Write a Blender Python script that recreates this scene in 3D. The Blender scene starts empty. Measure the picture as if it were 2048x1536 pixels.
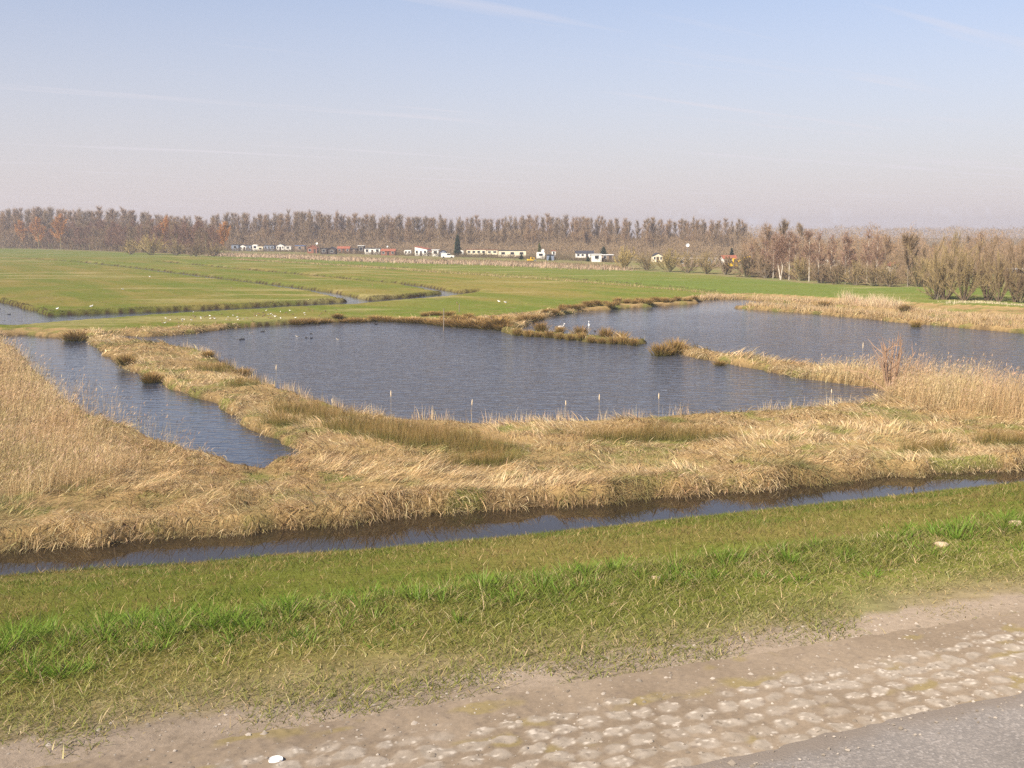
HAZE, EXPO = 0.00042, 0.75
import bpy, math, random
import numpy as np
PI = math.pi
R = math.radians
rng = np.random.default_rng(20240311)
random.seed(5)
scn = bpy.context.scene
col = scn.collection

# ------------------------------------------------------------------ camera
H = 10.0                      # eye height above the water level (z = 0)
FPX, CX, CY, HORIZON = 2160.0, 1024.0, 768.0, 462.0
PITCH = math.atan((CY - HORIZON) / FPX)
cam = bpy.data.cameras.new('camera')
camo = bpy.data.objects.new('camera', cam)
col.objects.link(camo)
camo.location = (0, 0, H)
camo.rotation_euler = (PI / 2 - PITCH, 0, 0)
cam.sensor_width = 36.0
cam.lens = 36.0 * FPX / 2048.0
cam.clip_start = 0.1
cam.clip_end = 6000.0
scn.camera = camo
SP, CP = math.sin(PITCH), math.cos(PITCH)


def G(px, py, z=0.0):
    """surveyed point of the site: where the sight line of photo pixel (px, py) meets height z"""
    a, b = (px - CX) / FPX, (CY - py) / FPX
    d = (a, CP + b * SP, -SP + b * CP)
    t = (z - H) / d[2]
    return (d[0] * t, d[1] * t)


def zat(py, y):
    b = (CY - py) / FPX
    return H + y * (-SP + b * CP) / (CP + b * SP)


def xat(px, y, z=0.5):
    # lateral position at depth y and height z
    depth = y * CP - (z - H) * SP
    return (px - CX) / FPX * depth


def GP(pts, z=0.0):
    return np.array([G(p[0], p[1], z) for p in pts])


# ------------------------------------------------------------------ numpy noise
def _hash(ix, iy, seed):
    h = (ix.astype(np.int64) * 374761393 + iy.astype(np.int64) * 668265263 + seed * 974634521) & 0xffffffff
    h = ((h ^ (h >> 13)) * 1274126177) & 0xffffffff
    h = h ^ (h >> 16)
    return (h & 0xffffff) / float(0xffffff)


def vnoise(x, y, seed=0):
    ix, iy = np.floor(x), np.floor(y)
    fx, fy = x - ix, y - iy
    fx = fx * fx * (3 - 2 * fx)
    fy = fy * fy * (3 - 2 * fy)
    a, b = _hash(ix, iy, seed), _hash(ix + 1, iy, seed)
    c, d = _hash(ix, iy + 1, seed), _hash(ix + 1, iy + 1, seed)
    return (a * (1 - fx) + b * fx) * (1 - fy) + (c * (1 - fx) + d * fx) * fy


def fbm(x, y, seed=0, octv=3):
    s, amp, tot = 0.0, 1.0, 0.0
    for k in range(octv):
        s = s + amp * vnoise(x * 2 ** k + 13.7 * k, y * 2 ** k - 7.1 * k, seed + k * 17)
        tot += amp
        amp *= 0.55
    return s / tot


def sstep(a, b, x):
    t = np.clip((x - a) / (b - a), 0, 1)
    return t * t * (3 - 2 * t)


def mixc(a, b, t):
    return a + (b - a) * t[..., None]


C3 = lambda *c: np.array(c, dtype=float)


# ------------------------------------------------------------------ signed distances
def seg_dist(X, Y, P, closed):
    best = np.full(X.shape, 1e18)
    n = len(P)
    for i in range(n if closed else n - 1):
        ax, ay = P[i]
        bx, by = P[(i + 1) % n]
        dx, dy = bx - ax, by - ay
        L = dx * dx + dy * dy + 1e-12
        t = np.clip(((X - ax) * dx + (Y - ay) * dy) / L, 0, 1)
        d = (X - ax - t * dx) ** 2 + (Y - ay - t * dy) ** 2
        np.minimum(best, d, out=best)
    return np.sqrt(best)


def inside(X, Y, P):
    r = np.zeros(X.shape, bool)
    n = len(P)
    for i in range(n):
        ax, ay = P[i]
        bx, by = P[(i + 1) % n]
        if ay == by:
            continue
        c = ((ay > Y) != (by > Y)) & (X < (bx - ax) * (Y - ay) / (by - ay) + ax)
        r ^= c
    return r


def sd_poly(X, Y, P):
    d = seg_dist(X, Y, P, True)
    return np.where(inside(X, Y, P), -d, d)


# ------------------------------------------------------------------ site plan (photo survey)
LAKE = GP([(215, 671), (300, 674), (395, 668), (470, 657), (560, 651), (640, 645), (760, 642), (840, 646), (900, 652),
           (960, 656), (1000, 660), (1035, 664), (1062, 652), (1100, 634), (1160, 625), (1250, 618), (1330, 613),
           (1395, 608), (1408, 601), (1440, 599), (1490, 600), (1560, 607), (1640, 613), (1750, 623), (1850, 633),
           (1950, 643), (2048, 652), (2300, 676), (2400, 700), (2400, 860), (2300, 838), (2048, 797), (1850, 766), (1750, 749),
           (1650, 738), (1550, 725), (1450, 712), (1362, 697), (1352, 703), (1362, 712), (1430, 724), (1480, 735),
           (1540, 747), (1640, 763), (1740, 778), (1795, 788), (1770, 797), (1740, 808), (1600, 826), (1480, 834),
           (1330, 840), (1160, 849), (1000, 854), (830, 846), (720, 832), (640, 809), (560, 782), (490, 752), (440, 724),
           (400, 704), (330, 691), (280, 685), (222, 678)])
SPIT = GP([(1022, 663), (1040, 668), (1090, 672), (1150, 678), (1210, 684), (1268, 687)])
BAR = GP([(1496, 617), (1640, 627), (1750, 637), (1850, 647), (2048, 664), (2300, 688)])
TUFTISLE = GP([(1318, 706), (1350, 703)])
CHANNEL = GP([(45, 671), (165, 682), (180, 691), (212, 717), (262, 743), (330, 777), (400, 804), (450, 830), (500, 863),
              (560, 897), (580, 906), (552, 930), (527, 948), (502, 944), (452, 924), (398, 905), (338, 888), (262, 862), (185, 838),
              (128, 795), (84, 756), (48, 716), (22, 694), (12, 672)])
UPPER = GP([(-260, 545), (-100, 575), (0, 605), (95, 632), (180, 629), (400, 620), (560, 612), (715, 603), (800, 597), (890, 588),
            (958, 585), (952, 590), (890, 599), (800, 606), (720, 614), (560, 622), (400, 631), (200, 645), (110, 652), (50, 658),
            (0, 658), (-260, 650)])
DITCH_A = GP([(60, 519), (165, 526), (287, 540), (410, 556), (547, 573), (650, 588), (712, 602)])
DITCH_B = GP([(321, 525), (478, 540), (700, 561), (817, 572), (895, 587)])
DITCH_C = GP([(461, 518), (690, 530), (885, 544), (1090, 557), (1261, 571), (1380, 581), (1440, 589)])
DFAR_PX = [(-300, 1128), (0, 1103), (300, 1081), (600, 1055), (850, 1033), (1024, 1020), (1274, 1000), (1524, 980), (1774, 957), (2048, 937), (2500, 900)]
DNEAR_PX = [(-300, 1168), (0, 1147), (200, 1131), (400, 1119), (550, 1102), (800, 1086), (1024, 1072), (1274, 1045), (1524, 1018), (1774, 994), (2048, 970), (2500, 930)]
DFAR = GP(DFAR_PX, 0.0)
DNEAR = GP([(a, b + 5 + 7 * math.exp(-((a - 1000) / 500) ** 2)) for a, b in DNEAR_PX], 0.10)


def lin(p, q, z):
    (x0, y0), (x1, y1) = G(p[0], p[1], z), G(q[0], q[1], z)
    b = (y1 - y0) / (x1 - x0)
    return lambda x: y0 + b * (np.asarray(x) - x0)


ROADZ = 8.30
L0 = lin((1380, 1536), (2048, 1382), 8.30)      # asphalt edge
L1 = lin((0, 1572), (2048, 1240), 8.27)         # pavers / dirt
L2 = lin((0, 1515), (2048, 1205), 8.22)         # dirt / grass
L3 = lin((0, 1292), (2048, 1045), 8.12)         # crest of the dike slope


def poly_y(P, x):
    x = np.asarray(x, float)
    y = np.interp(x, P[:, 0], P[:, 1])
    s0 = (P[1, 1] - P[0, 1]) / (P[1, 0] - P[0, 0])
    s1 = (P[-1, 1] - P[-2, 1]) / (P[-1, 0] - P[-2, 0])
    y = np.where(x < P[0, 0], P[0, 1] + s0 * (x - P[0, 0]), y)
    return np.where(x > P[-1, 0], P[-1, 1] + s1 * (x - P[-1, 0]), y)


def yfar(x):
    return poly_y(DFAR, x) + (vnoise(np.asarray(x) * .9, np.asarray(x) * 0, 5) - .5) * 0.8


def ynear(x):
    return poly_y(DNEAR, x)


# raster of the distance to the open water (positive on land)
RX0, RY0, RES = -200.0, 26.0, 0.35
NX, NY = int(400 / RES), int(404 / RES)
gx = RX0 + RES * np.arange(NX)
gy = RY0 + RES * np.arange(NY)
XX, YY = np.meshgrid(gx, gy)
SDW = np.full(XX.shape, 60.0)


def put(P, f, pad=12.0):
    i0 = max(0, int((P[:, 0].min() - pad - RX0) / RES)); i1 = min(NX, int((P[:, 0].max() + pad - RX0) / RES) + 1)
    j0 = max(0, int((P[:, 1].min() - pad - RY0) / RES)); j1 = min(NY, int((P[:, 1].max() + pad - RY0) / RES) + 1)
    SDW[j0:j1, i0:i1] = f(SDW[j0:j1, i0:i1], XX[j0:j1, i0:i1], YY[j0:j1, i0:i1])


put(LAKE, lambda s, x, y: np.minimum(s, np.minimum(12, sd_poly(x, y, LAKE))))
put(CHANNEL, lambda s, x, y: np.minimum(s, np.minimum(12, sd_poly(x, y, CHANNEL))))
put(UPPER, lambda s, x, y: np.minimum(s, np.minimum(12, sd_poly(x, y, UPPER))))
put(SPIT, lambda s, x, y: np.maximum(s, 1.15 + 1.0 * (vnoise(x * .6, y * .6, 3) - .5) - seg_dist(x, y, SPIT, False)))
put(BAR, lambda s, x, y: np.maximum(s, 1.9 - seg_dist(x, y, BAR, False)))
put(TUFTISLE, lambda s, x, y: np.maximum(s, .6 - seg_dist(x, y, TUFTISLE, False)))
for DD, hw in ((DITCH_A, 1.7), (DITCH_B, 1.6), (DITCH_C, .9)):
    put(DD, lambda s, x, y: np.minimum(s, np.minimum(12, seg_dist(x, y, DD, False) - hw)))
SDW += (fbm(XX * .45, YY * .45, 8, 2) - .5) * 1.1


def sdw(x, y):
    x, y = np.asarray(x, float), np.asarray(y, float)
    u = np.clip((x - RX0) / RES, 0, NX - 1.001)
    v = np.clip((y - RY0) / RES, 0, NY - 1.001)
    i, j = u.astype(int), v.astype(int)
    fu, fv = u - i, v - j
    s = (SDW[j, i] * (1 - fu) + SDW[j, i + 1] * fu) * (1 - fv) + (SDW[j + 1, i] * (1 - fu) + SDW[j + 1, i + 1] * fu) * fv
    out = (x < RX0) | (x > RX0 + 400 - 1) | (y < RY0) | (y > RY0 + 403)
    return np.where(out, 60.0, s)


PARKL = GP([(-900, 480), (-300, 492), (0, 497), (200, 503), (400, 511), (560, 514), (700, 520), (850, 525), (1000, 529), (1130, 535), (1245, 541), (1400, 549), (1500, 558), (1640, 569), (1800, 575), (2000, 572), (2500, 585)], .5)

# the line where marsh gives way to the grazed meadow
MEADOW_EDGE = GP([(-400, 664), (50, 664), (215, 668), (470, 656), (640, 645), (760, 641), (900, 645), (1010, 636), (1100, 626), (1250, 613),
                  (1400, 596), (1500, 592), (1640, 600), (1830, 612), (2048, 622), (2500, 640)])


def ground(x, y):
    """height of the land and zone: 0 crown, 1 slope, 2 marsh, 3 meadow"""
    x, y = np.asarray(x, float), np.asarray(y, float)
    y0, y1, y2, y3, yn, yf = L0(x), L1(x), L2(x), L3(x), ynear(x), yfar(x)
    yn = np.maximum(yn, y3 + 6)
    yf = np.maximum(yf, yn + 1.2)
    z = np.full(x.shape, ROADZ - .03)
    z = np.where(y > y0, ROADZ - .03 + (8.24 - ROADZ) * (y - y0) / (y1 - y0 + 1e-6), z)
    z = np.where(y > y1, 8.22, z)
    z = np.where(y > y2, 8.22 - .10 * np.clip((y - y2) / np.maximum(y3 - y2, .3), 0, 1), z)
    t = np.clip((y - y3) / (yn - y3), 0, 1)
    zs = 8.12 + (0.10 - 8.12) * (t - 0.028 * np.sin(2 * PI * t))
    z = np.where(y > y3, zs, z)
    ds = np.minimum(y - yn, yf - y)                        # inside the roadside ditch
    bed = 0.10 - np.clip(ds, 0, 1) * 1.2
    z = np.where(y > yn, bed, z)
    zm = .32 + .22 * (fbm(x * .35, y * .35, 31, 2) - .5) + .42 * np.maximum(0, fbm(x * .9, y * .9, 41, 2) - .42)
    zm = zm + .22 * np.exp(-np.maximum(0, y - yf - .6) / 1.6) * (.4 + 1.2 * vnoise(x * .7, y * .3, 33))
    dm = y - poly_y(MEADOW_EDGE, x)
    wm = sstep(-2, 2, dm)
    zf = .55 + .06 * (fbm(x * .12, y * .12, 51, 2) - .5)
    zl = zm * (1 - wm) + zf * wm
    edge = np.clip((y - yf) / .55, 0, 1)
    zl = zl * edge + (1 - edge) * -.05
    s = sdw(x, y)
    e = np.clip(s / .8 + .25, 0, 1)
    zl = np.where(s < 1.2, -.7 + (zl + .7) * sstep(0, 1, e), zl)
    zl = np.where(s < -.4, np.minimum(zl, -.5), zl)
    z = np.where(y > yf, zl, z)
    zone = np.zeros(x.shape, int)
    zone[y > y2 + .15] = 1
    zone[y > (yn + yf) * .5] = 2
    zone[dm > 0] = 3
    return z, zone


# ------------------------------------------------------------------ meshes
def tag(o, label=None, cat=None, group=None, kind=None):
    for k, v in (('label', label), ('category', cat), ('group', group), ('kind', kind)):
        if v:
            o[k] = v
    return o


def np_mesh(name, V, loops, starts, mat, colors=None, parent=None, smooth=False):
    me = bpy.data.meshes.new(name)
    me.vertices.add(len(V))
    me.vertices.foreach_set('co', np.ascontiguousarray(V, np.float32).ravel())
    me.loops.add(len(loops))
    me.loops.foreach_set('vertex_index', np.ascontiguousarray(loops, np.int32))
    me.polygons.add(len(starts))
    me.polygons.foreach_set('loop_start', np.ascontiguousarray(starts, np.int32))
    if smooth:
        me.polygons.foreach_set('use_smooth', np.ones(len(starts), bool))
    me.update(calc_edges=True)
    if colors is not None:
        a = me.color_attributes.new('Col', 'FLOAT_COLOR', 'POINT')
        c = np.ones((len(V), 4), np.float32)
        c[:, :3] = colors
        a.data.foreach_set('color', c.ravel())
    mats = mat if isinstance(mat, (list, tuple)) else [mat]
    for m in mats:
        me.materials.append(m)
    o = bpy.data.objects.new(name, me)
    col.objects.link(o)
    if parent is not None:
        o.parent = parent
    return o


# ------------------------------------------------------------------ materials
def new_mat(name):
    m = bpy.data.materials.new(name)
    m.use_nodes = True
    nt = m.node_tree
    nt.nodes.clear()
    out = nt.nodes.new('ShaderNodeOutputMaterial')
    return m, nt, out


def N(nt, typ, **kw):
    n = nt.nodes.new(typ)
    for k, v in kw.items():
        if k.startswith('in_'):
            n.inputs[k[3:].replace('_', ' ')].default_value = v
        else:
            setattr(n, k, v)
    return n


def ground_mat(name, rough=.95, scale=6.0, amt=.35, bump=.3, dist=.03):
    m, nt, out = new_mat(name)
    at = N(nt, 'ShaderNodeAttribute', attribute_name='Col')
    tc = N(nt, 'ShaderNodeTexCoord')
    nz = N(nt, 'ShaderNodeTexNoise', in_Scale=scale, in_Detail=6.0, in_Roughness=.7)
    nt.links.new(tc.outputs['Object'], nz.inputs['Vector'])
    mr = N(nt, 'ShaderNodeMapRange')
    mr.inputs['From Min'].default_value = .25; mr.inputs['From Max'].default_value = .75
    mr.inputs['To Min'].default_value = 1 - amt; mr.inputs['To Max'].default_value = 1 + amt
    nt.links.new(nz.outputs['Fac'], mr.inputs['Value'])
    mul = N(nt, 'ShaderNodeVectorMath', operation='SCALE')
    nt.links.new(at.outputs['Color'], mul.inputs[0])
    nt.links.new(mr.outputs[0], mul.inputs['Scale'])
    b = N(nt, 'ShaderNodeBsdfDiffuse', in_Roughness=.6)
    nt.links.new(mul.outputs[0], b.inputs['Color'])
    bp = N(nt, 'ShaderNodeBump', in_Strength=bump, in_Distance=dist)
    nt.links.new(nz.outputs['Fac'], bp.inputs['Height'])
    nt.links.new(bp.outputs[0], b.inputs['Normal'])
    nt.links.new(b.outputs[0], out.inputs[0])
    return m


def leaf_mat(name, trans=.3, gloss=.0):
    m, nt, out = new_mat(name)
    at = N(nt, 'ShaderNodeAttribute', attribute_name='Col')
    d = N(nt, 'ShaderNodeBsdfDiffuse')
    t = N(nt, 'ShaderNodeBsdfTranslucent')
    mx = N(nt, 'ShaderNodeMixShader')
    mx.inputs[0].default_value = trans
    nt.links.new(at.outputs['Color'], d.inputs['Color'])
    nt.links.new(at.outputs['Color'], t.inputs['Color'])
    nt.links.new(d.outputs[0], mx.inputs[1])
    nt.links.new(t.outputs[0], mx.inputs[2])
    last = mx
    if gloss:
        g = N(nt, 'ShaderNodeBsdfGlossy', in_Roughness=.45)
        m2 = N(nt, 'ShaderNodeMixShader')
        m2.inputs[0].default_value = gloss
        nt.links.new(mx.outputs[0], m2.inputs[1])
        nt.links.new(g.outputs[0], m2.inputs[2])
        last = m2
    nt.links.new(last.outputs[0], out.inputs[0])
    return m


def flat_mat(name, c, rough=.6, metal=0.0, var=.12, scale=3.0, spec=.3):
    m, nt, out = new_mat(name)
    b = N(nt, 'ShaderNodeBsdfPrincipled', in_Roughness=rough, in_Metallic=metal)
    b.inputs['Specular IOR Level'].default_value = spec
    tc = N(nt, 'ShaderNodeTexCoord')
    nz = N(nt, 'ShaderNodeTexNoise', in_Scale=scale, in_Detail=4.0)
    nt.links.new(tc.outputs['Object'], nz.inputs['Vector'])
    mr = N(nt, 'ShaderNodeMapRange')
    mr.inputs['From Min'].default_value = .3; mr.inputs['From Max'].default_value = .7
    mr.inputs['To Min'].default_value = 1 - var; mr.inputs['To Max'].default_value = 1 + var
    nt.links.new(nz.outputs['Fac'], mr.inputs['Value'])
    mul = N(nt, 'ShaderNodeVectorMath', operation='SCALE')
    mul.inputs[0].default_value = c[:3]
    nt.links.new(mr.outputs[0], mul.inputs['Scale'])
    nt.links.new(mul.outputs[0], b.inputs['Base Color'])
    nt.links.new(b.outputs[0], out.inputs[0])
    return m


M_MEADOW = ground_mat('meadow_turf', scale=1.3, amt=.32, bump=.6, dist=.25)
M_SLOPE = ground_mat('dike_turf', scale=9, amt=.4, bump=.5, dist=.05)
M_MARSH = ground_mat('marsh_litter', scale=7, amt=.45, bump=.6, dist=.08)
M_DIRT = ground_mat('trodden_dirt', scale=28, amt=.22, bump=.8, dist=.012)
M_BLADE = leaf_mat('grass_blades', .40, .012)
M_STRAW = leaf_mat('dry_straw', .22, .02)

# ------------------------------------------------------------------ terrain
ncol, nrow = 640, 1150
s = np.linspace(-.92, .92, ncol)
yy = np.exp(np.linspace(math.log(4.0), math.log(1500.0), nrow)) - 12.0
SS, YG = np.meshgrid(s, yy)
XG = SS * (YG + 12.0) * np.where(YG < 10, 1.0, 1.0)
ZG, ZONE = ground(XG, YG)
nfar = sstep(250, 500, YG)
# ground colours: turf, litter, moss, bare soil, plus painted shade in meadow ditches
n1 = fbm(XG * .035, YG * .035, 61, 3)
n2 = fbm(XG * .5, YG * .5, 71, 3)
_d = DITCH_A[-1] - DITCH_A[1]; _d = _d / np.linalg.norm(_d)
n3 = fbm((XG * _d[0] + YG * _d[1]) * .03, (YG * _d[0] - XG * _d[1]) * .28, 81, 3) * .6 + .4 * fbm(XG * .2, YG * .2, 85, 3)
cm = mixc(C3(.125, .145, .030), C3(.20, .165, .050), sstep(.32, .70, n3))
cm = mixc(cm, C3(.110, .150, .028), sstep(.5, .75, n1) * .6)
cm = mixc(cm, C3(.20, .15, .07), sstep(.62, .8, n2) * .45)
bright = sstep(-1.0, 3.0, YG - np.interp(XG, DITCH_C[:, 0], DITCH_C[:, 1]))
bright = np.where(XG > DITCH_C[-1, 0], 1.0, bright)
cm = mixc(cm, C3(.118, .158, .038), bright * (.35 + .4 * n1))
parkline = np.interp(XG, PARKL[:, 0], PARKL[:, 1])
pk = sstep(-3, 4, YG - parkline)
cm = mixc(cm, mixc(C3(.20, .165, .085), C3(.15, .17, .06), sstep(.45, .7, n2)), pk)
cm = mixc(cm, C3(.13, .10, .065), sstep(0, 30, YG - parkline - 90) * .8)
cm = mixc(cm, C3(.33, .27, .13), sstep(.60, .78, fbm(XG * .05 + 3, YG * .16, 83, 3)) * .5 * (1 - pk))
cs = mixc(C3(.125, .140, .030), C3(.165, .145, .045), sstep(.36, .62, n2))
ck = mixc(C3(.34, .235, .11), C3(.19, .19, .055), sstep(.52, .7, fbm(XG * .6, YG * .6, 91, 3)))
ck = mixc(ck, C3(.13, .085, .05), sstep(.62, .8, fbm(XG * 1.4, YG * 1.4, 95, 2)) * .6)
sw = sdw(XG, YG)
nsp = (np.abs(XG) < 30) & (YG > 85) & (YG < 125)
dsp = np.full(XG.shape, 99.0)
dsp[nsp] = seg_dist(XG[nsp], YG[nsp], SPIT, False)
ck = mixc(ck, C3(.14, .125, .042), sstep(5.0, 2.5, dsp))
mud_shade = C3(.055, .040, .022)
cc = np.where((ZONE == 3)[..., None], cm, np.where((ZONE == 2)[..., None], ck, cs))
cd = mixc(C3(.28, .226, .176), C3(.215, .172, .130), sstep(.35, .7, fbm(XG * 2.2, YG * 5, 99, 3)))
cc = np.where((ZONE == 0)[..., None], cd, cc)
tb = np.maximum(sstep(.55, -.25, ZG), (ZONE == 3) * sstep(.47, .30, ZG)) * (YG > 28)  # wet mud; on meadow ditch banks it also paints in their shade
cc = mixc(cc, mud_shade, np.clip(tb * 1.1, 0, 1))
near_dirt = sstep(.8, .0, YG - L2(XG)) * (ZONE == 1)
cc = mixc(cc, C3(.24, .19, .13), near_dirt * sstep(.35, .6, n2 + .15) * .9)

VID = np.arange(nrow * ncol).reshape(nrow, ncol)
Q = np.stack([VID[:-1, :-1], VID[:-1, 1:], VID[1:, 1:], VID[1:, :-1]], -1).reshape(-1, 4)
QZ = ZONE[:-1, :-1].reshape(-1)
Vall = np.stack([XG, YG, ZG], -1).reshape(-1, 3)
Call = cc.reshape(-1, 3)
for k, (nm, mt, lab, cat) in enumerate((('dirt_verge', M_DIRT, 'bare brown trodden dirt beside the asphalt road', 'dirt verge'),
                                        ('dike_slope', M_SLOPE, 'green grass slope of the dike running down to the ditch', 'dike'),
                                        ('marsh_ground', M_MARSH, 'low marsh ground under the dry reeds between ditch and lake', 'marsh'),
                                        ('meadow', M_MEADOW, 'flat green meadow cut by narrow ditches', 'meadow'))):
    q = Q[QZ == k]
    used, inv = np.unique(q, return_inverse=True)
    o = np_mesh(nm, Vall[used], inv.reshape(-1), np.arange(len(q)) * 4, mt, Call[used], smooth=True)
    tag(o, lab, cat, kind='structure')


# ------------------------------------------------------------------ water
def water_mat(name, c, s1, st, dist, rough, yscale, calm=None):
    m, nt, out = new_mat(name)
    b = N(nt, 'ShaderNodeBsdfPrincipled', in_Roughness=rough, in_IOR=1.33)
    b.inputs['Base Color'].default_value = (*c, 1)
    tc = N(nt, 'ShaderNodeTexCoord')
    mp = N(nt, 'ShaderNodeMapping')
    mp.inputs['Scale'].default_value = (1.0, yscale, 1)
    mp.inputs['Rotation'].default_value = (0, 0, R(8))
    nt.links.new(tc.outputs['Object'], mp.inputs['Vector'])
    nz = N(nt, 'ShaderNodeTexNoise', in_Scale=s1, in_Detail=3.0, in_Roughness=.55, in_Distortion=.4)
    nt.links.new(mp.outputs[0], nz.inputs['Vector'])
    bp = N(nt, 'ShaderNodeBump', in_Strength=st, in_Distance=dist)
    nt.links.new(nz.outputs['Fac'], bp.inputs['Height'])
    if calm:
        # ripples die down in the lee of the far bank and come in gust patches
        sx = N(nt, 'ShaderNodeSeparateXYZ')
        nt.links.new(tc.outputs['Object'], sx.inputs[0])
        n2_ = N(nt, 'ShaderNodeTexNoise', in_Scale=.05, in_Detail=2.0)
        nt.links.new(tc.outputs['Object'], n2_.inputs['Vector'])
        ad = N(nt, 'ShaderNodeMath', operation='MULTIPLY_ADD')
        ad.inputs[1].default_value = 34.0
        nt.links.new(n2_.outputs['Fac'], ad.inputs[0])
        nt.links.new(sx.outputs['Y'], ad.inputs[2])
        ax = N(nt, 'ShaderNodeMath', operation='MULTIPLY_ADD')
        ax.inputs[1].default_value = -.25
        nt.links.new(sx.outputs['X'], ax.inputs[0])
        nt.links.new(ad.outputs[0], ax.inputs[2])
        mr = N(nt, 'ShaderNodeMapRange', interpolation_type='SMOOTHSTEP')
        mr.inputs['From Min'].default_value = calm[0]; mr.inputs['From Max'].default_value = calm[1]
        mr.inputs['To Min'].default_value = st; mr.inputs['To Max'].default_value = st * .16
        nt.links.new(ax.outputs[0], mr.inputs['Value'])
        nt.links.new(mr.outputs[0], bp.inputs['Strength'])
    nt.links.new(bp.outputs[0], b.inputs['Normal'])
    nt.links.new(b.outputs[0], out.inputs[0])
    return m


M_LAKE = water_mat('lake_water', (.072, .076, .092), .72, .75, .35, .12, 2.4, calm=(112, 150))
M_CALM = water_mat('calm_water', (.030, .040, .062), .9, .30, .18, .05, 2.2)
M_DITCHW = water_mat('ditch_water', (.034, .025, .015), 1.2, .05, .03, .01, 1.0)


def sheet(name, poly, z, mat):
    me = bpy.data.meshes.new(name)
    me.from_pydata([(x, y, z) for x, y in poly], [], [list(range(len(poly)))])
    me.materials.append(mat)
    o = bpy.data.objects.new(name, me)
    col.objects.link(o)
    return o


xs = np.linspace(-60, 75, 28)
mid = [(x, float(poly_y(DFAR, x)) + 3.2) for x in xs]
o = sheet('ditch_water', [(x, float(ynear(x)) - 2.2) for x in xs] + mid[::-1], 0.0, M_DITCHW)
tag(o, 'still dark water of the narrow ditch at the foot of the dike', 'ditch water', kind='structure')
for P_, lab in ((CHANNEL, 'calm water of the channel behind the left reed bed'), (UPPER, 'pale calm water of the wide ditch around the left pasture')):
    ctr = P_.mean(0)
    nx_ = np.roll(P_, -1, 0) - np.roll(P_, 1, 0)
    nx_ = np.stack([nx_[:, 1], -nx_[:, 0]], -1) / (np.linalg.norm(nx_, axis=1)[:, None] + 1e-9)
    if not inside(*(P_[8:9] - nx_[8:9] * .05).T, P_)[0]:
        nx_ = -nx_
    o = sheet('channel_water', P_ + nx_ * .9, .004, M_CALM)
    tag(o, lab, 'channel water', kind='structure')
o = sheet('lake_water', mid + [(190, 130), (190, 400), (-190, 400), (-190, 60)], 0.0, M_LAKE)
tag(o, 'rippled blue water of the lake and the field ditches', 'lake water', kind='structure')

# ------------------------------------------------------------------ road, pavers
RD = np.array([1.0, float(L0(1.0) - L0(0.0))]); RD /= np.linalg.norm(RD)
RN = np.array([-RD[1], RD[0]])
RO = np.array([0.0, float(L0(0.0))])


def road_grid(name, u0, u1, du, vfun0, vfun1, nv, zfun, cfun, mat, ease=1.0):
    u = np.arange(u0, u1, du)
    t = 1 - (1 - np.linspace(0, 1, nv)) ** ease
    U, T = np.meshgrid(u, t)
    Vv = vfun0(U) * (1 - T) + vfun1(U) * T
    X = RO[0] + RD[0] * U + RN[0] * Vv
    Y = RO[1] + RD[1] * U + RN[1] * Vv
    Z = zfun(U, Vv, X, Y)
    ids = np.arange(U.size).reshape(U.shape)
    q = np.stack([ids[:-1, :-1], ids[:-1, 1:], ids[1:, 1:], ids[1:, :-1]], -1).reshape(-1, 4)
    return np_mesh(name, np.stack([X, Y, Z], -1).reshape(-1, 3), q.reshape(-1), np.arange(len(q)) * 4, mat,
                   None if cfun is None else cfun(U, Vv, X, Y).reshape(-1, 3), smooth=True)


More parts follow.
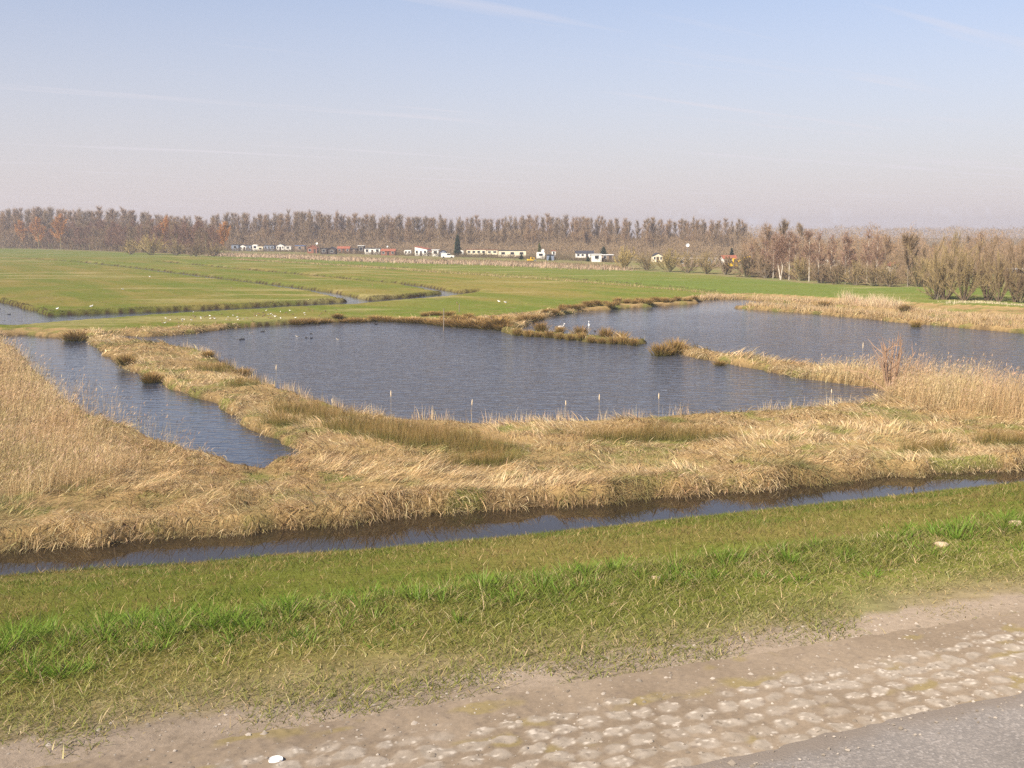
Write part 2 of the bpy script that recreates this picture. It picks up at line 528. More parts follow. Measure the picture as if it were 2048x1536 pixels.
def asphalt_mat():
    m, nt, out = new_mat('worn_asphalt')
    b = N(nt, 'ShaderNodeBsdfPrincipled', in_Roughness=.85)
    tc = N(nt, 'ShaderNodeTexCoord')
    v = N(nt, 'ShaderNodeTexVoronoi', in_Scale=120.0)
    nt.links.new(tc.outputs['Object'], v.inputs['Vector'])
    r = N(nt, 'ShaderNodeValToRGB')
    r.color_ramp.elements[0].color = (.215, .19, .168, 1)
    r.color_ramp.elements[1].color = (.36, .32, .285, 1)
    r.color_ramp.elements[0].position = .1
    e = r.color_ramp.elements.new(.55); e.color = (.25, .22, .192, 1)
    e = r.color_ramp.elements.new(.85); e.color = (.30, .26, .225, 1)
    sx = N(nt, 'ShaderNodeSeparateColor')
    nt.links.new(v.outputs['Color'], sx.inputs[0])
    nt.links.new(sx.outputs[0], r.inputs[0])
    n = N(nt, 'ShaderNodeTexNoise', in_Scale=1.7, in_Detail=5.0)
    nt.links.new(tc.outputs['Object'], n.inputs['Vector'])
    mr = N(nt, 'ShaderNodeMapRange')
    mr.inputs['From Min'].default_value = .3; mr.inputs['From Max'].default_value = .7
    mr.inputs['To Min'].default_value = .8; mr.inputs['To Max'].default_value = 1.2
    nt.links.new(n.outputs['Fac'], mr.inputs['Value'])
    mul = N(nt, 'ShaderNodeVectorMath', operation='SCALE')
    nt.links.new(r.outputs[0], mul.inputs[0]); nt.links.new(mr.outputs[0], mul.inputs['Scale'])
    at = N(nt, 'ShaderNodeAttribute', attribute_name='Col')
    sp_ = N(nt, 'ShaderNodeSeparateColor')
    nt.links.new(at.outputs['Color'], sp_.inputs[0])
    mxx = N(nt, 'ShaderNodeMix', data_type='RGBA')
    nt.links.new(sp_.outputs[0], mxx.inputs['Factor'])
    nt.links.new(mul.outputs[0], mxx.inputs['A'])
    mxx.inputs['B'].default_value = (.22, .176, .136, 1)
    nt.links.new(mxx.outputs['Result'], b.inputs['Base Color'])
    bp = N(nt, 'ShaderNodeBump', in_Strength=.28, in_Distance=.004)
    nt.links.new(v.outputs['Distance'], bp.inputs['Height'])
    nt.links.new(bp.outputs[0], b.inputs['Normal'])
    nt.links.new(b.outputs[0], out.inputs[0])
    return m


def edge_wob(U):
    return .035 * (vnoise(U * 6, U * 0, 7) - .5) + .05 * (vnoise(U * 1.3, U * 0, 9) - .5) + .022 * (vnoise(U * 22, U * 0, 11) - .5)


def asph_c(U, V, X, Y):
    e = edge_wob(U) - V
    m_ = sstep(.16, .0, e + .16 * (fbm(U * 5, V * 9, 13, 3) - .45)) * .85
    m_ = np.maximum(m_, .30 * sstep(.58, .75, fbm(U * 1.1, V * 3.2, 15, 3)))
    return np.stack([m_, m_, m_], -1)


o = road_grid('asphalt_road', -12, 24, .02, lambda U: -5.0 + U * 0, edge_wob, 70,
              lambda U, V, X, Y: ROADZ + .02 * 0 * U + .004 * (vnoise(U * 3, V * 3, 4) - .5), asph_c, asphalt_mat(), 3.2)
tag(o, 'grey speckled asphalt road on top of the dike', 'road', kind='structure')


def v1(U):
    X = RO[0] + RD[0] * U
    # distance across the road from L0 to L1
    y = L1(X) - (RO[1] + RD[1] * U)
    return np.maximum(.35, y * RD[0] * 1.02)


def paver_height(U, V):
    a = .112
    ju = (vnoise(U * 7, V * 7, 21) - .5) * .045
    jv = (vnoise(U * 7, V * 7, 23) - .5) * .045
    row = np.floor((V + jv) / (a * .95))
    fu = ((U + ju) / a + .5 * (row % 2)) % 1 - .5
    fv = ((V + jv) / (a * .95)) % 1 - .5
    d = np.sqrt((fu * .92) ** 2 + (fv * 1.05) ** 2)
    iid = np.floor((U + ju) / a + .5 * (row % 2))
    wear = _hash(iid, row, 77)
    return sstep(.54, .26, d + .42 * (fbm(U * 17, V * 17, 25, 2) - .5)) * (.55 + .45 * wear) * (.25 + .75 * sstep(.20, .50, fbm(U * 2.2, V * 2.8, 26, 2) + .14))


def paver_z(U, V, X, Y):
    h = paver_height(U, V)
    base = ROADZ - .012 - .028 * np.clip(V / np.maximum(v1(U), .3), 0, 1.2)
    fadeout = sstep(1.0, .8, V / v1(U) + .35 * (vnoise(U * 2, V * 2, 28) - .5))
    edge = sstep(.0, .10, V)
    return base + h * .0042 * fadeout * edge + .007 * (vnoise(U * 40, V * 40, 29) - .5) + .012 * (fbm(U * 9, V * 9, 27, 2) - .5)


def paver_c(U, V, X, Y):
    h = paver_height(U, V) * sstep(1.02, .75, V / v1(U) + .35 * (vnoise(U * 2, V * 2, 28) - .5))
    dirt = mixc(C3(.185, .145, .108), C3(.25, .20, .152), vnoise(U * 5, V * 5, 33))
    dirt = mixc(dirt, C3(.22, .175, .085), sstep(.62, .8, fbm(U * 6, V * 9, 35, 2)) * .8)
    stone = mixc(C3(.23, .195, .158), C3(.33, .285, .24), vnoise(U * 42, V * 42, 37))
    c = mixc(dirt, stone, sstep(.15, .8, h))
    sp = _hash(np.floor(U * 75), np.floor(V * 75), 39)
    c = mixc(c, C3(.48, .43, .375), (sp > .92) * sstep(.05, .6, h) * .75)
    c = mixc(c, C3(.15, .12, .10), (sp < .02) * .5)
    return c


o = road_grid('paver_strip', -7, 16, .011, lambda U: edge_wob(U) + .0, lambda U: v1(U) + .12, 150, paver_z, paver_c,
              ground_mat('worn_pavers', scale=60, amt=.18, bump=.5, dist=.006))
tag(o, 'worn pale lattice pavers half filled with dirt along the asphalt', 'paving', kind='structure')


# loose grit on the pavers and the dirt
n = 9000
u = rng.uniform(-5, 13, n)
vv = rng.uniform(-.12, 1.0, n) ** 1.0
x = RO[0] + RD[0] * u; y = RO[1] + RD[1] * u
w_ = v1(u) * 1.7
x = x + RN[0] * vv * w_; y = y + RN[1] * vv * w_
k = (np.abs(x) < .56 * y + 1.5) & (y < L2(x) + .25)
x, y, u = x[k], y[k], u[k]
n = len(x)
vv = (x - RO[0]) * RN[0] + (y - RO[1]) * RN[1]
z = np.where(vv < edge_wob(u), ROADZ + .001, np.where(vv < v1(u) + .12, paver_z(u, vv, x, y), ground(x, y)[0]))
r_ = np.exp(rng.normal(math.log(.0042), .45, n))
P8 = np.array([(1, 0, 0), (.3, .9, .1), (-.8, .5, 0), (-.7, -.6, .1), (.4, -.85, 0), (.05, .05, .75)])
V = P8[None] * r_[:, None, None] * rng.uniform(.6, 1.35, (n, 6, 1))
a_ = rng.uniform(0, 2 * PI, n)
Vx = V[..., 0] * np.cos(a_)[:, None] - V[..., 1] * np.sin(a_)[:, None] + x[:, None]
Vy = V[..., 0] * np.sin(a_)[:, None] + V[..., 1] * np.cos(a_)[:, None] + y[:, None]
V = np.stack([Vx, Vy, V[..., 2] + z[:, None]], -1)
pat = np.array([0, 1, 5, 1, 2, 5, 2, 3, 5, 3, 4, 5, 4, 0, 5])
loops = (np.arange(n)[:, None] * 6 + pat[None]).reshape(-1)
cg = mixc(C3(.18, .15, .12), C3(.42, .37, .32), rng.uniform(0, 1, n) ** 1.5)
o = np_mesh('gravel', V.reshape(-1, 3), loops, np.arange(n * 5) * 3, ground_mat('grit', scale=90, amt=.15, bump=.1, dist=.002), np.repeat(cg, 6, 0))
tag(o, 'loose grit and small stones scattered on the pavers and dirt', 'gravel', kind='stuff')


# ------------------------------------------------------------------ blades of grass and reed
def blades(name, P, h, w, az, lean, bend, cb, ct, mat, segs=3, taper=.8, parent=None):
    n = len(P)
    h = np.broadcast_to(h, (n,)); w = np.broadcast_to(w, (n,))
    lean = np.broadcast_to(lean, (n,)); bend = np.broadcast_to(bend, (n,))
    cb = np.broadcast_to(cb, (n, 3)); ct = np.broadcast_to(ct, (n, 3))
    nv = 2 * segs + 1
    V = np.zeros((n, nv, 3), np.float32)
    Cc = np.zeros((n, nv, 3), np.float32)
    dx, dy = np.cos(az), np.sin(az)
    tw = rng.uniform(0, PI, n)
    sx, sy = np.cos(tw), np.sin(tw)
    r = np.zeros(n); zz = np.zeros(n)
    for k in range(segs + 1):
        t = k / segs
        if k:
            th = lean + bend * (t - .5 / segs)
            r = r + np.sin(th) * h / segs
            zz = zz + np.cos(th) * h / segs
        cx_, cy_, cz_ = P[:, 0] + dx * r, P[:, 1] + dy * r, P[:, 2] + zz
        cl = cb + (ct - cb) * t
        if k < segs:
            ww = w * (1 - t * taper) * .5
            for sgn, j in ((-1, 2 * k), (1, 2 * k + 1)):
                V[:, j, 0] = cx_ + sgn * sx * ww
                V[:, j, 1] = cy_ + sgn * sy * ww
                V[:, j, 2] = cz_
                Cc[:, j] = cl
        else:
            V[:, nv - 1, 0] = cx_; V[:, nv - 1, 1] = cy_; V[:, nv - 1, 2] = cz_
            Cc[:, nv - 1] = cl
    pat = []
    st = []
    for k in range(segs - 1):
        st.append(len(pat)); pat += [2 * k, 2 * k + 1, 2 * k + 3, 2 * k + 2]
    st.append(len(pat)); pat += [2 * segs - 2, 2 * segs - 1, 2 * segs]
    pat = np.array(pat); st = np.array(st)
    loops = (np.arange(n)[:, None] * nv + pat[None]).reshape(-1)
    starts = (np.arange(n)[:, None] * len(pat) + st[None]).reshape(-1)
    return np_mesh(name, V.reshape(-1, 3), loops, starts, mat, Cc.reshape(-1, 3), parent)


def join(o, others):
    """merge blade meshes into one object"""
    objs = [o] + others
    Vs, Ls, Ss, Cs = [], [], [], []
    vo = lo = 0
    for b in objs:
        me = b.data
        nv, nl, npz = len(me.vertices), len(me.loops), len(me.polygons)
        v = np.empty(nv * 3, np.float32); me.vertices.foreach_get('co', v)
        l = np.empty(nl, np.int32); me.loops.foreach_get('vertex_index', l)
        s_ = np.empty(npz, np.int32); me.polygons.foreach_get('loop_start', s_)
        c_ = np.empty(nv * 4, np.float32); me.color_attributes['Col'].data.foreach_get('color', c_)
        Vs.append(v.reshape(-1, 3)); Ls.append(l + vo); Ss.append(s_ + lo); Cs.append(c_.reshape(-1, 4)[:, :3])
        vo += nv; lo += nl
    mat = o.data.materials[0]
    nw = np_mesh(o.name + '_tmp', np.concatenate(Vs), np.concatenate(Ls), np.concatenate(Ss), mat, np.concatenate(Cs))
    old = [b.data for b in objs]
    o.data = nw.data
    bpy.data.objects.remove(nw)
    for b in others:
        bpy.data.objects.remove(b)
    for m_ in old:
        bpy.data.meshes.remove(m_)


def scatter(x0, x1, y0, y1, dens, dmax=None, margin=5.0, slope=.53):
    """points in a box, thinned to what a walker near the camera could see; dens may be a function(x, y)"""
    d = dmax if dmax else dens
    n = int((x1 - x0) * (y1 - y0) * d)
    x = rng.uniform(x0, x1, n); y = rng.uniform(y0, y1, n)
    k = np.abs(x) < slope * np.maximum(y, 0) + margin
    x, y = x[k], y[k]
    if callable(dens):
        k = rng.uniform(0, 1, len(x)) < dens(x, y) / d
        x, y = x[k], y[k]
    return x, y


def jit(c, n, a=.18):
    """per-blade variation of a colour"""
    c = np.broadcast_to(c, (n, 3))
    return np.clip(c * (1 + rng.normal(0, a, (n, 1))) * (1 + rng.normal(0, a * .3, (n, 3))), .005, .9)


def nrm(n, s):
    return rng.normal(0, s, n)


STRAW = C3(.69, .495, .26)
PALE = C3(.84, .65, .39)
RUSSET = C3(.42, .25, .11)
GREENISH = C3(.22, .24, .07)

# --- mown turf on the slope of the dike
def dslope(x, y):
    return np.clip(1100 * (9.0 / np.maximum(y, 4)) ** .55, 380, 2000)
xa, ya = scatter(-32, 36, 4, 13, dslope, 2000, margin=2.5)
xb, yb = scatter(-34, 36, 13, 52, dslope, 920, margin=4)
x, y = np.r_[xa, xb], np.r_[ya, yb]
k = (y > L3(x) - .6) & (y < ynear(x) + .12)
x, y = x[k], y[k]
z, _ = ground(x, y)
n = len(x)
pn = fbm(x * .55, y * .55, 71, 3)
pg = fbm(x * 1.7, y * 1.7, 73, 2)
pf = fbm(x * 4.5, y * 4.5, 75, 2)
c = mixc(C3(.150, .170, .032), C3(.25, .200, .065), sstep(.42, .74, pn + rng.normal(0, .13, n)))
c = mixc(c, C3(.10, .165, .022), sstep(.50, .70, pg + .25 * (pf - .5)) * .75)
c = mixc(c, C3(.30, .20, .085), sstep(.52, .72, pf) * .7)
c = mixc(c, C3(.58, .43, .22), (rng.uniform(0, 1, n) < .07) * .9)
c = mixc(c, C3(.09, .075, .03), (rng.uniform(0, 1, n) < .10) * .8)
ha = rng.uniform(.035, .085, n) * (.5 + .6 * pg + .6 * pf) * (1 + .25 * (y > 20))
edge_up = sstep(1.2, .1, ynear(x) - y)
ha = ha * (1 + 1.3 * edge_up)
wd = np.clip(.0046 * np.maximum(y, 6) / 8, .0045, .028) * rng.uniform(.7, 1.5, n)
lean_ = np.abs(nrm(n, .5)) + .35
az_ = rng.uniform(0, 2 * PI, n)
ben_ = rng.uniform(.2, 1.3, n)
c0, c1 = jit(c, n), jit(c, n) * 1.12
nr_ = y < 13
o = blades('mown_grass', np.stack([x, y, z - .01], -1)[nr_], ha[nr_], wd[nr_], az_[nr_], lean_[nr_], ben_[nr_], c0[nr_], c1[nr_], M_BLADE, segs=2)
q_ = blades('far_grass', np.stack([x, y, z - .01], -1)[~nr_], ha[~nr_], wd[~nr_] * 1.25, az_[~nr_], lean_[~nr_] + .2, ben_[~nr_], c0[~nr_], c1[~nr_], M_BLADE, segs=1)
join(o, [q_])
o.name = 'mown_grass'
tag(o, 'short mown olive green grass covering the dike slope', 'grass', kind='stuff')

# --- rough verge between the dirt and the crest
x, y = scatter(-7, 12, 1.5, 12, 11000, margin=1.6, slope=.56)
q = (y - L2(x)) / np.maximum(L3(x) - L2(x), .3)
k = (q > -.25) & (q < 1.15)
x, y, q = x[k], y[k], q[k]
pn = fbm(x * 1.5, y * 1.5, 101, 3)
keep = rng.uniform(0, 1, len(x)) < np.clip(sstep(-.12, .16, q + (pn - .5) * .75) * 1.0, .02, 1)
x, y, q, pn = x[keep], y[keep], q[keep], pn[keep]
n = len(x)
z, _ = ground(x, y)
gr = sstep(.38, .62, pn + .16 * q + rng.normal(0, .10, n))
c = mixc(C3(.44, .345, .165), C3(.20, .225, .045), gr * .85)
c = mixc(c, C3(.60, .47, .27), (rng.uniform(0, 1, n) < .14) * .9)
ha = rng.uniform(.02, .075, n) * (.55 + .75 * gr) * (.8 + .35 * q)
wd = rng.uniform(.0028, .0058, n)
o = blades('verge_grass', np.stack([x, y, z - .006], -1), ha, wd, rng.uniform(0, 2 * PI, n), .5 + np.abs(nrm(n, .5)), rng.uniform(.2, 1.2, n),
           jit(c, n, .22), jit(c, n, .22) * 1.1, M_BLADE, segs=2)
tag(o, 'patchy worn grass between the bare dirt and the taller green grass', 'grass', kind='stuff')

# --- taller fresh grass along the crest, in clumps
nc = 1350
u = rng.uniform(-7, 15, nc)
off = nrm(nc, .32) + .05
tb_ = .12 + .88 * fbm(u * .8, off * 0, 111, 2)
cxx = u; cyy = L3(u) - .12 + off
k = (np.abs(cxx) < .56 * cyy + 2) & (tb_ + rng.normal(0, .10, nc) > .33)
cxx, cyy, tb_ = cxx[k], cyy[k], tb_[k]
cnt = rng.integers(18, 54, len(cxx))
ci = np.repeat(np.arange(len(cxx)), cnt)
n = len(ci)
rr = np.abs(nrm(n, .055)); aa = rng.uniform(0, 2 * PI, n)
x = cxx[ci] + rr * np.cos(aa); y = cyy[ci] + rr * np.sin(aa)
z, _ = ground(x, y)
hc = rng.uniform(.055, .165, len(cxx)) * (.55 + .9 * tb_) * np.exp(-np.abs(cyy - L3(cxx) + .1) * .9)
c = mixc(C3(.125, .225, .026), C3(.21, .29, .05), rng.uniform(0, 1, n))
c = mixc(c, C3(.44, .36, .17), (rng.uniform(0, 1, n) < .03) * .9)
o = blades('tall_grass', np.stack([x, y, z - .01], -1), hc[ci] * rng.uniform(.6, 1.2, n), rng.uniform(.004, .0085, n), aa + nrm(n, .5),
           .12 + rr * 4.5 + np.abs(nrm(n, .15)), rng.uniform(.3, 1.4, n), jit(c, n, .15), jit(c, n, .15) * 1.15, M_BLADE, segs=3)
tag(o, 'fresh bright green taller grass along the crest of the dike', 'grass', kind='stuff')

# --- loose straws lying on the verge
n = 260
x = rng.uniform(-4, 7, n); y = L2(x) + rng.uniform(-.75, 1.2, n)
z, _ = ground(x, y)
o = blades('loose_straw', np.stack([x, y, z + .012], -1), rng.uniform(.04, .15, n), .0024, rng.uniform(0, 2 * PI, n), 1.45, rng.uniform(-.05, .12, n),
           jit(C3(.62, .50, .32), n), jit(C3(.68, .55, .36), n), M_STRAW, segs=3, taper=.4)
tag(o, 'loose pale straws lying scattered on the dirt and verge', 'straw', kind='stuff')

# ------------------------------------------------------------------ marsh vegetation
def near_any(x, y, ells):
    """soft membership of hand-placed ground patches (px centre, world radii)"""
    m = np.zeros(len(x))
    for (px, py, rx, ry) in ells:
        gx_, gy_ = G(px, py, .35)
        d = ((x - gx_) / rx) ** 2 + ((y - gy_) / ry) ** 2
        m = np.maximum(m, np.exp(-d * 1.2))
    return m


REED_L = GP([(-420, 690), (-60, 690), (15, 712), (60, 765), (120, 815), (180, 862), (225, 905), (262, 930), (275, 952), (185, 980), (40, 1002), (-120, 1015), (-420, 1030)], .3)
REED_R = GP([(1585, 748), (1650, 747), (1750, 757), (1850, 773), (2048, 805), (2400, 868), (2400, 905), (2048, 845), (1880, 822), (1790, 806), (1740, 782), (1640, 768)], .3)
RUSHES = [(600, 822, 1.6, 1.2), (655, 838, 1.4, 1.0), (710, 855, 1.8, 1.0), (770, 868, 2.0, 1.1), (830, 882, 2.2, 1.3), (890, 890, 2.0, 1.3), (950, 897, 1.8, 1.2),
          (960, 925, 1.8, .9), (1240, 880, 1.6, .9), (1300, 875, 1.2, .8), (1400, 880, 1.6, .9), (560, 850, 1.2, .9), (490, 770, 1.2, 1.2),
          (430, 740, 1.4, 1.6), (2015, 890, 1.5, .9), (1850, 905, 1.2, .8)]

sm = lambda p: (lambda x, y: p)
x, y = scatter(-42, 46, 27, 135, lambda x, y: np.clip(165 * (44 / y) ** 1.6, 20, 190) * (1 + .9 * np.exp(-np.maximum(0, y - yfar(x)) / 1.5)), 380, margin=5)
yf_ = yfar(x)
z, zone = ground(x, y)
sw_ = sdw(x, y)
dm = y - poly_y(MEADOW_EDGE, x)
k = (y > yf_ - .05) & (sw_ > -.15) & (dm < 0) & ~((seg_dist(x, y, SPIT, False) < 2.6) & (rng.uniform(0, 1, len(x)) < .8))
x, y, z, sw_, yf_ = x[k], y[k], z[k], sw_[k], yf_[k]
inL = sd_poly(x, y, REED_L); inR = sd_poly(x, y, REED_R)
rush = near_any(x, y, RUSHES)
de = y - yf_
u1 = rng.uniform(0, 1, len(x))
# every plant of the marsh goes to exactly one of the beds
isL = inL < nrm(len(x), .5)
isR = (inR < nrm(len(x), .35)) & ~isL
isRush = (rush > .35 + nrm(len(x), .12)) & ~isL & ~isR
matted = ~isRush & ~(isL & (u1 < .35)) & ~(isR & (u1 < .6))


def matted_bed(name, sel, label, hmul=1.0):
    X, Y, Z = x[sel], y[sel], z[sel]
    n = len(X)
    sw1, de1 = sw_[sel], de[sel]
    tus = fbm(X * .9, Y * .9, 41, 2)
    big = fbm(X * .22, Y * .22, 45, 2)
    ang = 2 * PI * fbm(X * .16, Y * .16, 47, 2) * 1.6 - .9 + nrm(n, .55)
    over = sstep(1.1, .0, de1)                               # hangs over the ditch bank
    ang = np.where(rng.uniform(0, 1, n) < over * .8, -PI / 2 + nrm(n, .5), ang)
    g = sstep(.55, .72, fbm(X * .45, Y * .45, 91, 3) + rng.normal(0, .05, n))
    rs = sstep(.50, .72, fbm(X * .3 + 9, Y * .42, 97, 3) + rng.normal(0, .06, n))
    c = mixc(STRAW, PALE, sstep(.3, .8, rng.uniform(0, 1, n) * .8 + .3 * big))
    c = mixc(c, RUSSET, rs * .5)
    c = mixc(c, GREENISH, g * .62)
    c = mixc(c, C3(.22, .14, .07), (rng.uniform(0, 1, n) < .12) * .85)
    cl = sstep(.54, .70, fbm(X * 1.3 + 5, Y * 1.3, 99, 2))
    c = c * (1 - .25 * cl)[:, None]
    hh = rng.uniform(.28, .80, n) * (.30 + 1.35 * tus) * hmul * (1 + .22 * np.exp(-de1 / 2.0))
    lean = .35 + np.abs(nrm(n, .5)) + .35 * (1 - tus)
    wd = np.clip(.017 * Y / 42, .014, .040) * np.exp(rng.normal(0, .55, n))
    o = blades(name, np.stack([X, Y, Z - .03], -1), hh, wd, ang, lean, rng.uniform(.5, 2.2, n), jit(c, n) * .9, jit(c, n), M_STRAW, segs=3, taper=.7)
    tag(o, label, 'dry grass', kind='stuff')
    return o


pen = (x < xat(330, 60) * 0 + np.interp(y, [44, 52, 60, 75, 100, 120], [-8.5, -9.0, -9.5, -15.5, -32, -40]))
# the tongue of land between channel and lake, the middle of the marsh, the tongue on the right
chan_x = np.interp(y, CHANNEL[[14, 12, 10, 8, 6, 4, 3], 1][::-1] if False else np.sort(CHANNEL[4:16, 1]), CHANNEL[4:16, 0][np.argsort(CHANNEL[4:16, 1])])
leftbank = (x < chan_x - 0.5) & (y > 40)
tongueL = ~leftbank & (y > 50) & (x < -3)
tongueR = (y > 60) & (x > 10)
matted_bed('dry_grass', matted & ~tongueL & ~tongueR & ~leftbank, 'matted straw coloured dead grass between the roadside ditch and the lake')
matted_bed('dry_grass', matted & tongueL, 'dry tan grass on the tongue of land between channel and lake', .85)
matted_bed('dry_grass', matted & tongueR & ~leftbank, 'low russet grass on the tongue of land reaching in from the right', 1.5)
matted_bed('dry_grass', matted & leftbank, 'tangled dead grass under the reeds on the left bank of the channel', .95)

# rushes: green below, brown tips
X, Y, Z = x[isRush], y[isRush], z[isRush]
idx = np.repeat(np.arange(len(X)), 2)
X, Y, Z = X[idx] + nrm(len(idx), .05), Y[idx] + nrm(len(idx), .05), Z[idx]
n = len(X)
tu = fbm(X * 1.1, Y * 1.1, 121, 2)
o = blades('rushes', np.stack([X, Y, Z - .02], -1), rng.uniform(.5, .95, n) * (.5 + 1.0 * tu), np.clip(.010 * Y / 45, .009, .02), rng.uniform(0, 2 * PI, n),
           np.abs(nrm(n, .28)), rng.uniform(0, .7, n), jit(C3(.14, .155, .04), n), jit(C3(.36, .21, .085), n), M_STRAW, segs=3)
tag(o, 'dark green rushes with brown tips along the near shore of the lake', 'rushes', kind='stuff')


def reed_bed(name, x, y, z, hfun, label, plume=.4, dens_w=1.0):
    n = len(x)
    hh = hfun(x, y) * rng.uniform(.45, 1.10, n)
    az = rng.normal(.3, 1.0, n)
    c = mixc(STRAW * .95, PALE, rng.uniform(0, 1, n))
    c = mixc(c, C3(.33, .22, .11), (rng.uniform(0, 1, n) < .26) * .8)
    pt_ = fbm(x * .28, y * .28, 137, 3)
    c = mixc(c, C3(.36, .30, .13), sstep(.48, .66, pt_) * .6)
    c = mixc(c, C3(.38, .24, .11), sstep(.52, .36, pt_) * .45)
    hh = hh * (.72 + .55 * fbm(x * .8, y * .8, 139, 2))
    wd = np.clip(.0075 * y / 45, .007, .016) * dens_w
    V = [np.stack([x, y, z - .03], -1)]
    lean = np.abs(nrm(n, .17)); bend = rng.uniform(0, .6, n)
    o = blades(name, V[0], hh, wd, az, lean, bend, jit(c, n, .15), jit(c * .95, n, .15), M_STRAW, segs=3, taper=.45)
    tag(o, label, 'reed bed', kind='stuff')
    # dead leaves and feathery plumes belong to the same bed: joined below
    m = n
    sel = rng.uniform(0, 1, n) < plume
    xs_, ys_, zs_, h_ = x[sel], y[sel], z[sel], hh[sel]
    a_ = az[sel]; th = lean[sel] + bend[sel] * .5
    px_, py_ = xs_ + np.cos(a_) * np.sin(th) * h_ * .92, ys_ + np.sin(a_) * np.sin(th) * h_ * .92
    pz_ = zs_ + np.cos(th) * h_ * .90
    n2_ = len(px_)
    p = blades(name + '_plumes', np.stack([px_, py_, pz_], -1), rng.uniform(.14, .26, n2_), np.clip(.030 * ys_ / 45, .03, .06), a_, .3 + np.abs(nrm(n2_, .3)), .8,
               jit(C3(.40, .27, .17), n2_), jit(C3(.50, .36, .24), n2_), M_STRAW, segs=2, taper=.5)
    l_ = rng.integers(0, n, int(n * 1.3))
    t_ = rng.uniform(.15, .8, len(l_))
    q = blades(name + '_leaves', np.stack([x[l_], y[l_], z[l_] + hh[l_] * t_ * .97], -1), rng.uniform(.18, .40, len(l_)), np.clip(.016 * y[l_] / 45, .015, .03),
               rng.normal(.4, 1.3, len(l_)), .5 + np.abs(nrm(len(l_), .4)), rng.uniform(.3, 1.4, len(l_)), jit(c[l_], len(l_)), jit(c[l_], len(l_)), M_STRAW, segs=2)
    join(o, [p, q])
    return o


def grow(sel, mul):
    idx = np.repeat(np.nonzero(sel)[0], mul)
    X = x[idx] + nrm(len(idx), .12); Y = y[idx] + nrm(len(idx), .12)
    Z, _ = ground(X, Y)
    k = sdw(X, Y) > -.6
    return X[k], Y[k], Z[k]


X, Y, Z = grow(isL & (u1 < .45 + .7 * (fbm(x * .5, y * .5, 161, 2) - .35)), 1)
reed_bed('reed_bed', X, Y, np.maximum(Z, 0), lambda a, b: .85 + .6 * sstep(.3, .7, fbm(a * .25, b * .25, 131, 2)) + .75 * sstep(48, 70, b), 'tall dry tan reeds filling the left bank beside the channel', .3)
X, Y, Z = grow(isR & (u1 < .8), 1)
reed_bed('reed_bed', X, Y, np.maximum(Z, 0), lambda a, b: np.clip(.75 + .17 * (a - 17), .7, 2.25) * (.85 + .3 * fbm(a * .4, b * .4, 133, 2)), 'tall golden reed bed on the right between the two lakes', .35)
# thin open reeds standing out into the left channel
n = 260
px_ = rng.uniform(150, 420, n); py_ = 700 + (px_ - 100) * .62 + rng.normal(60, 16, n)
pp = np.array([G(a, b, .0) for a, b in zip(px_, py_)])
reed_bed('thin_reeds', pp[:, 0], pp[:, 1], np.zeros(n), lambda a, b: 1.55 + 0 * a, 'sparse thin reed stems with plumes standing in the left channel', .6)

# pale broken bulrush stubble along the near shore of the lake
n = 4200
i_ = rng.integers(0, 13, n)
shore = LAKE[47:61]
t_ = rng.uniform(0, 1, n)
pp = shore[i_] * (1 - t_[:, None]) + shore[i_ + 1] * t_[:, None]
cl_ = fbm(pp[:, 0] * .8, pp[:, 1] * .8, 141, 2)
k = cl_ + nrm(n, .05) > .53
pp, cl_ = pp[k], cl_[k]
n = len(pp)
pp[:, 1] += nrm(n, .35) - .1
z_, _ = ground(pp[:, 0], pp[:, 1])
o = blades('bulrush_stubble', np.stack([pp[:, 0], pp[:, 1], np.maximum(z_, -.05)], -1), rng.uniform(.25, .95, n), rng.uniform(.012, .026, n), rng.uniform(0, 2 * PI, n),
           np.abs(nrm(n, .14)), rng.uniform(0, .5, n), jit(C3(.58, .42, .25), n), jit(C3(.70, .54, .36), n), M_STRAW, segs=2, taper=.5)
tag(o, 'pale broken bulrush stems along the near edge of the lake', 'reed stubble', kind='stuff')

# the strips along the far waters
def strip(name, P, half, dens, hmean, cb, ct, label, lean=.35, wmul=1.0, cat='dry grass', zmin=-.1):
    L_ = np.r_[0, np.cumsum(np.linalg.norm(np.diff(P, axis=0), axis=1))]
    n = int(L_[-1] * half * 2 * dens)
    s_ = rng.uniform(0, L_[-1], n)
    X = np.interp(s_, L_, P[:, 0]); Y = np.interp(s_, L_, P[:, 1])
    X = X + nrm(n, half * .25); Y = Y + np.clip(nrm(n, half * .6), -half * 1.2, half * 1.2)
    Z, _ = ground(X, Y)
    k = Z > zmin
    X, Y, Z = X[k], Y[k], Z[k]
    n = len(X)
    tu = fbm(X * .5, Y * .5, 151, 2)
    c = mixc(cb, ct, rng.uniform(0, 1, n))
    wd = np.clip(.012 * Y / 45, .012, .12) * rng.uniform(.7, 1.5, n) * wmul
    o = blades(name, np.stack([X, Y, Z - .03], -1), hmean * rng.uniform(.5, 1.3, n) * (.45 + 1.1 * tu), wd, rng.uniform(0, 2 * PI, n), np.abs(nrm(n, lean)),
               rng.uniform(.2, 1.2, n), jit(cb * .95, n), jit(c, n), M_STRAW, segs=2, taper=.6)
    tag(o, label, cat, kind='stuff')
    return o


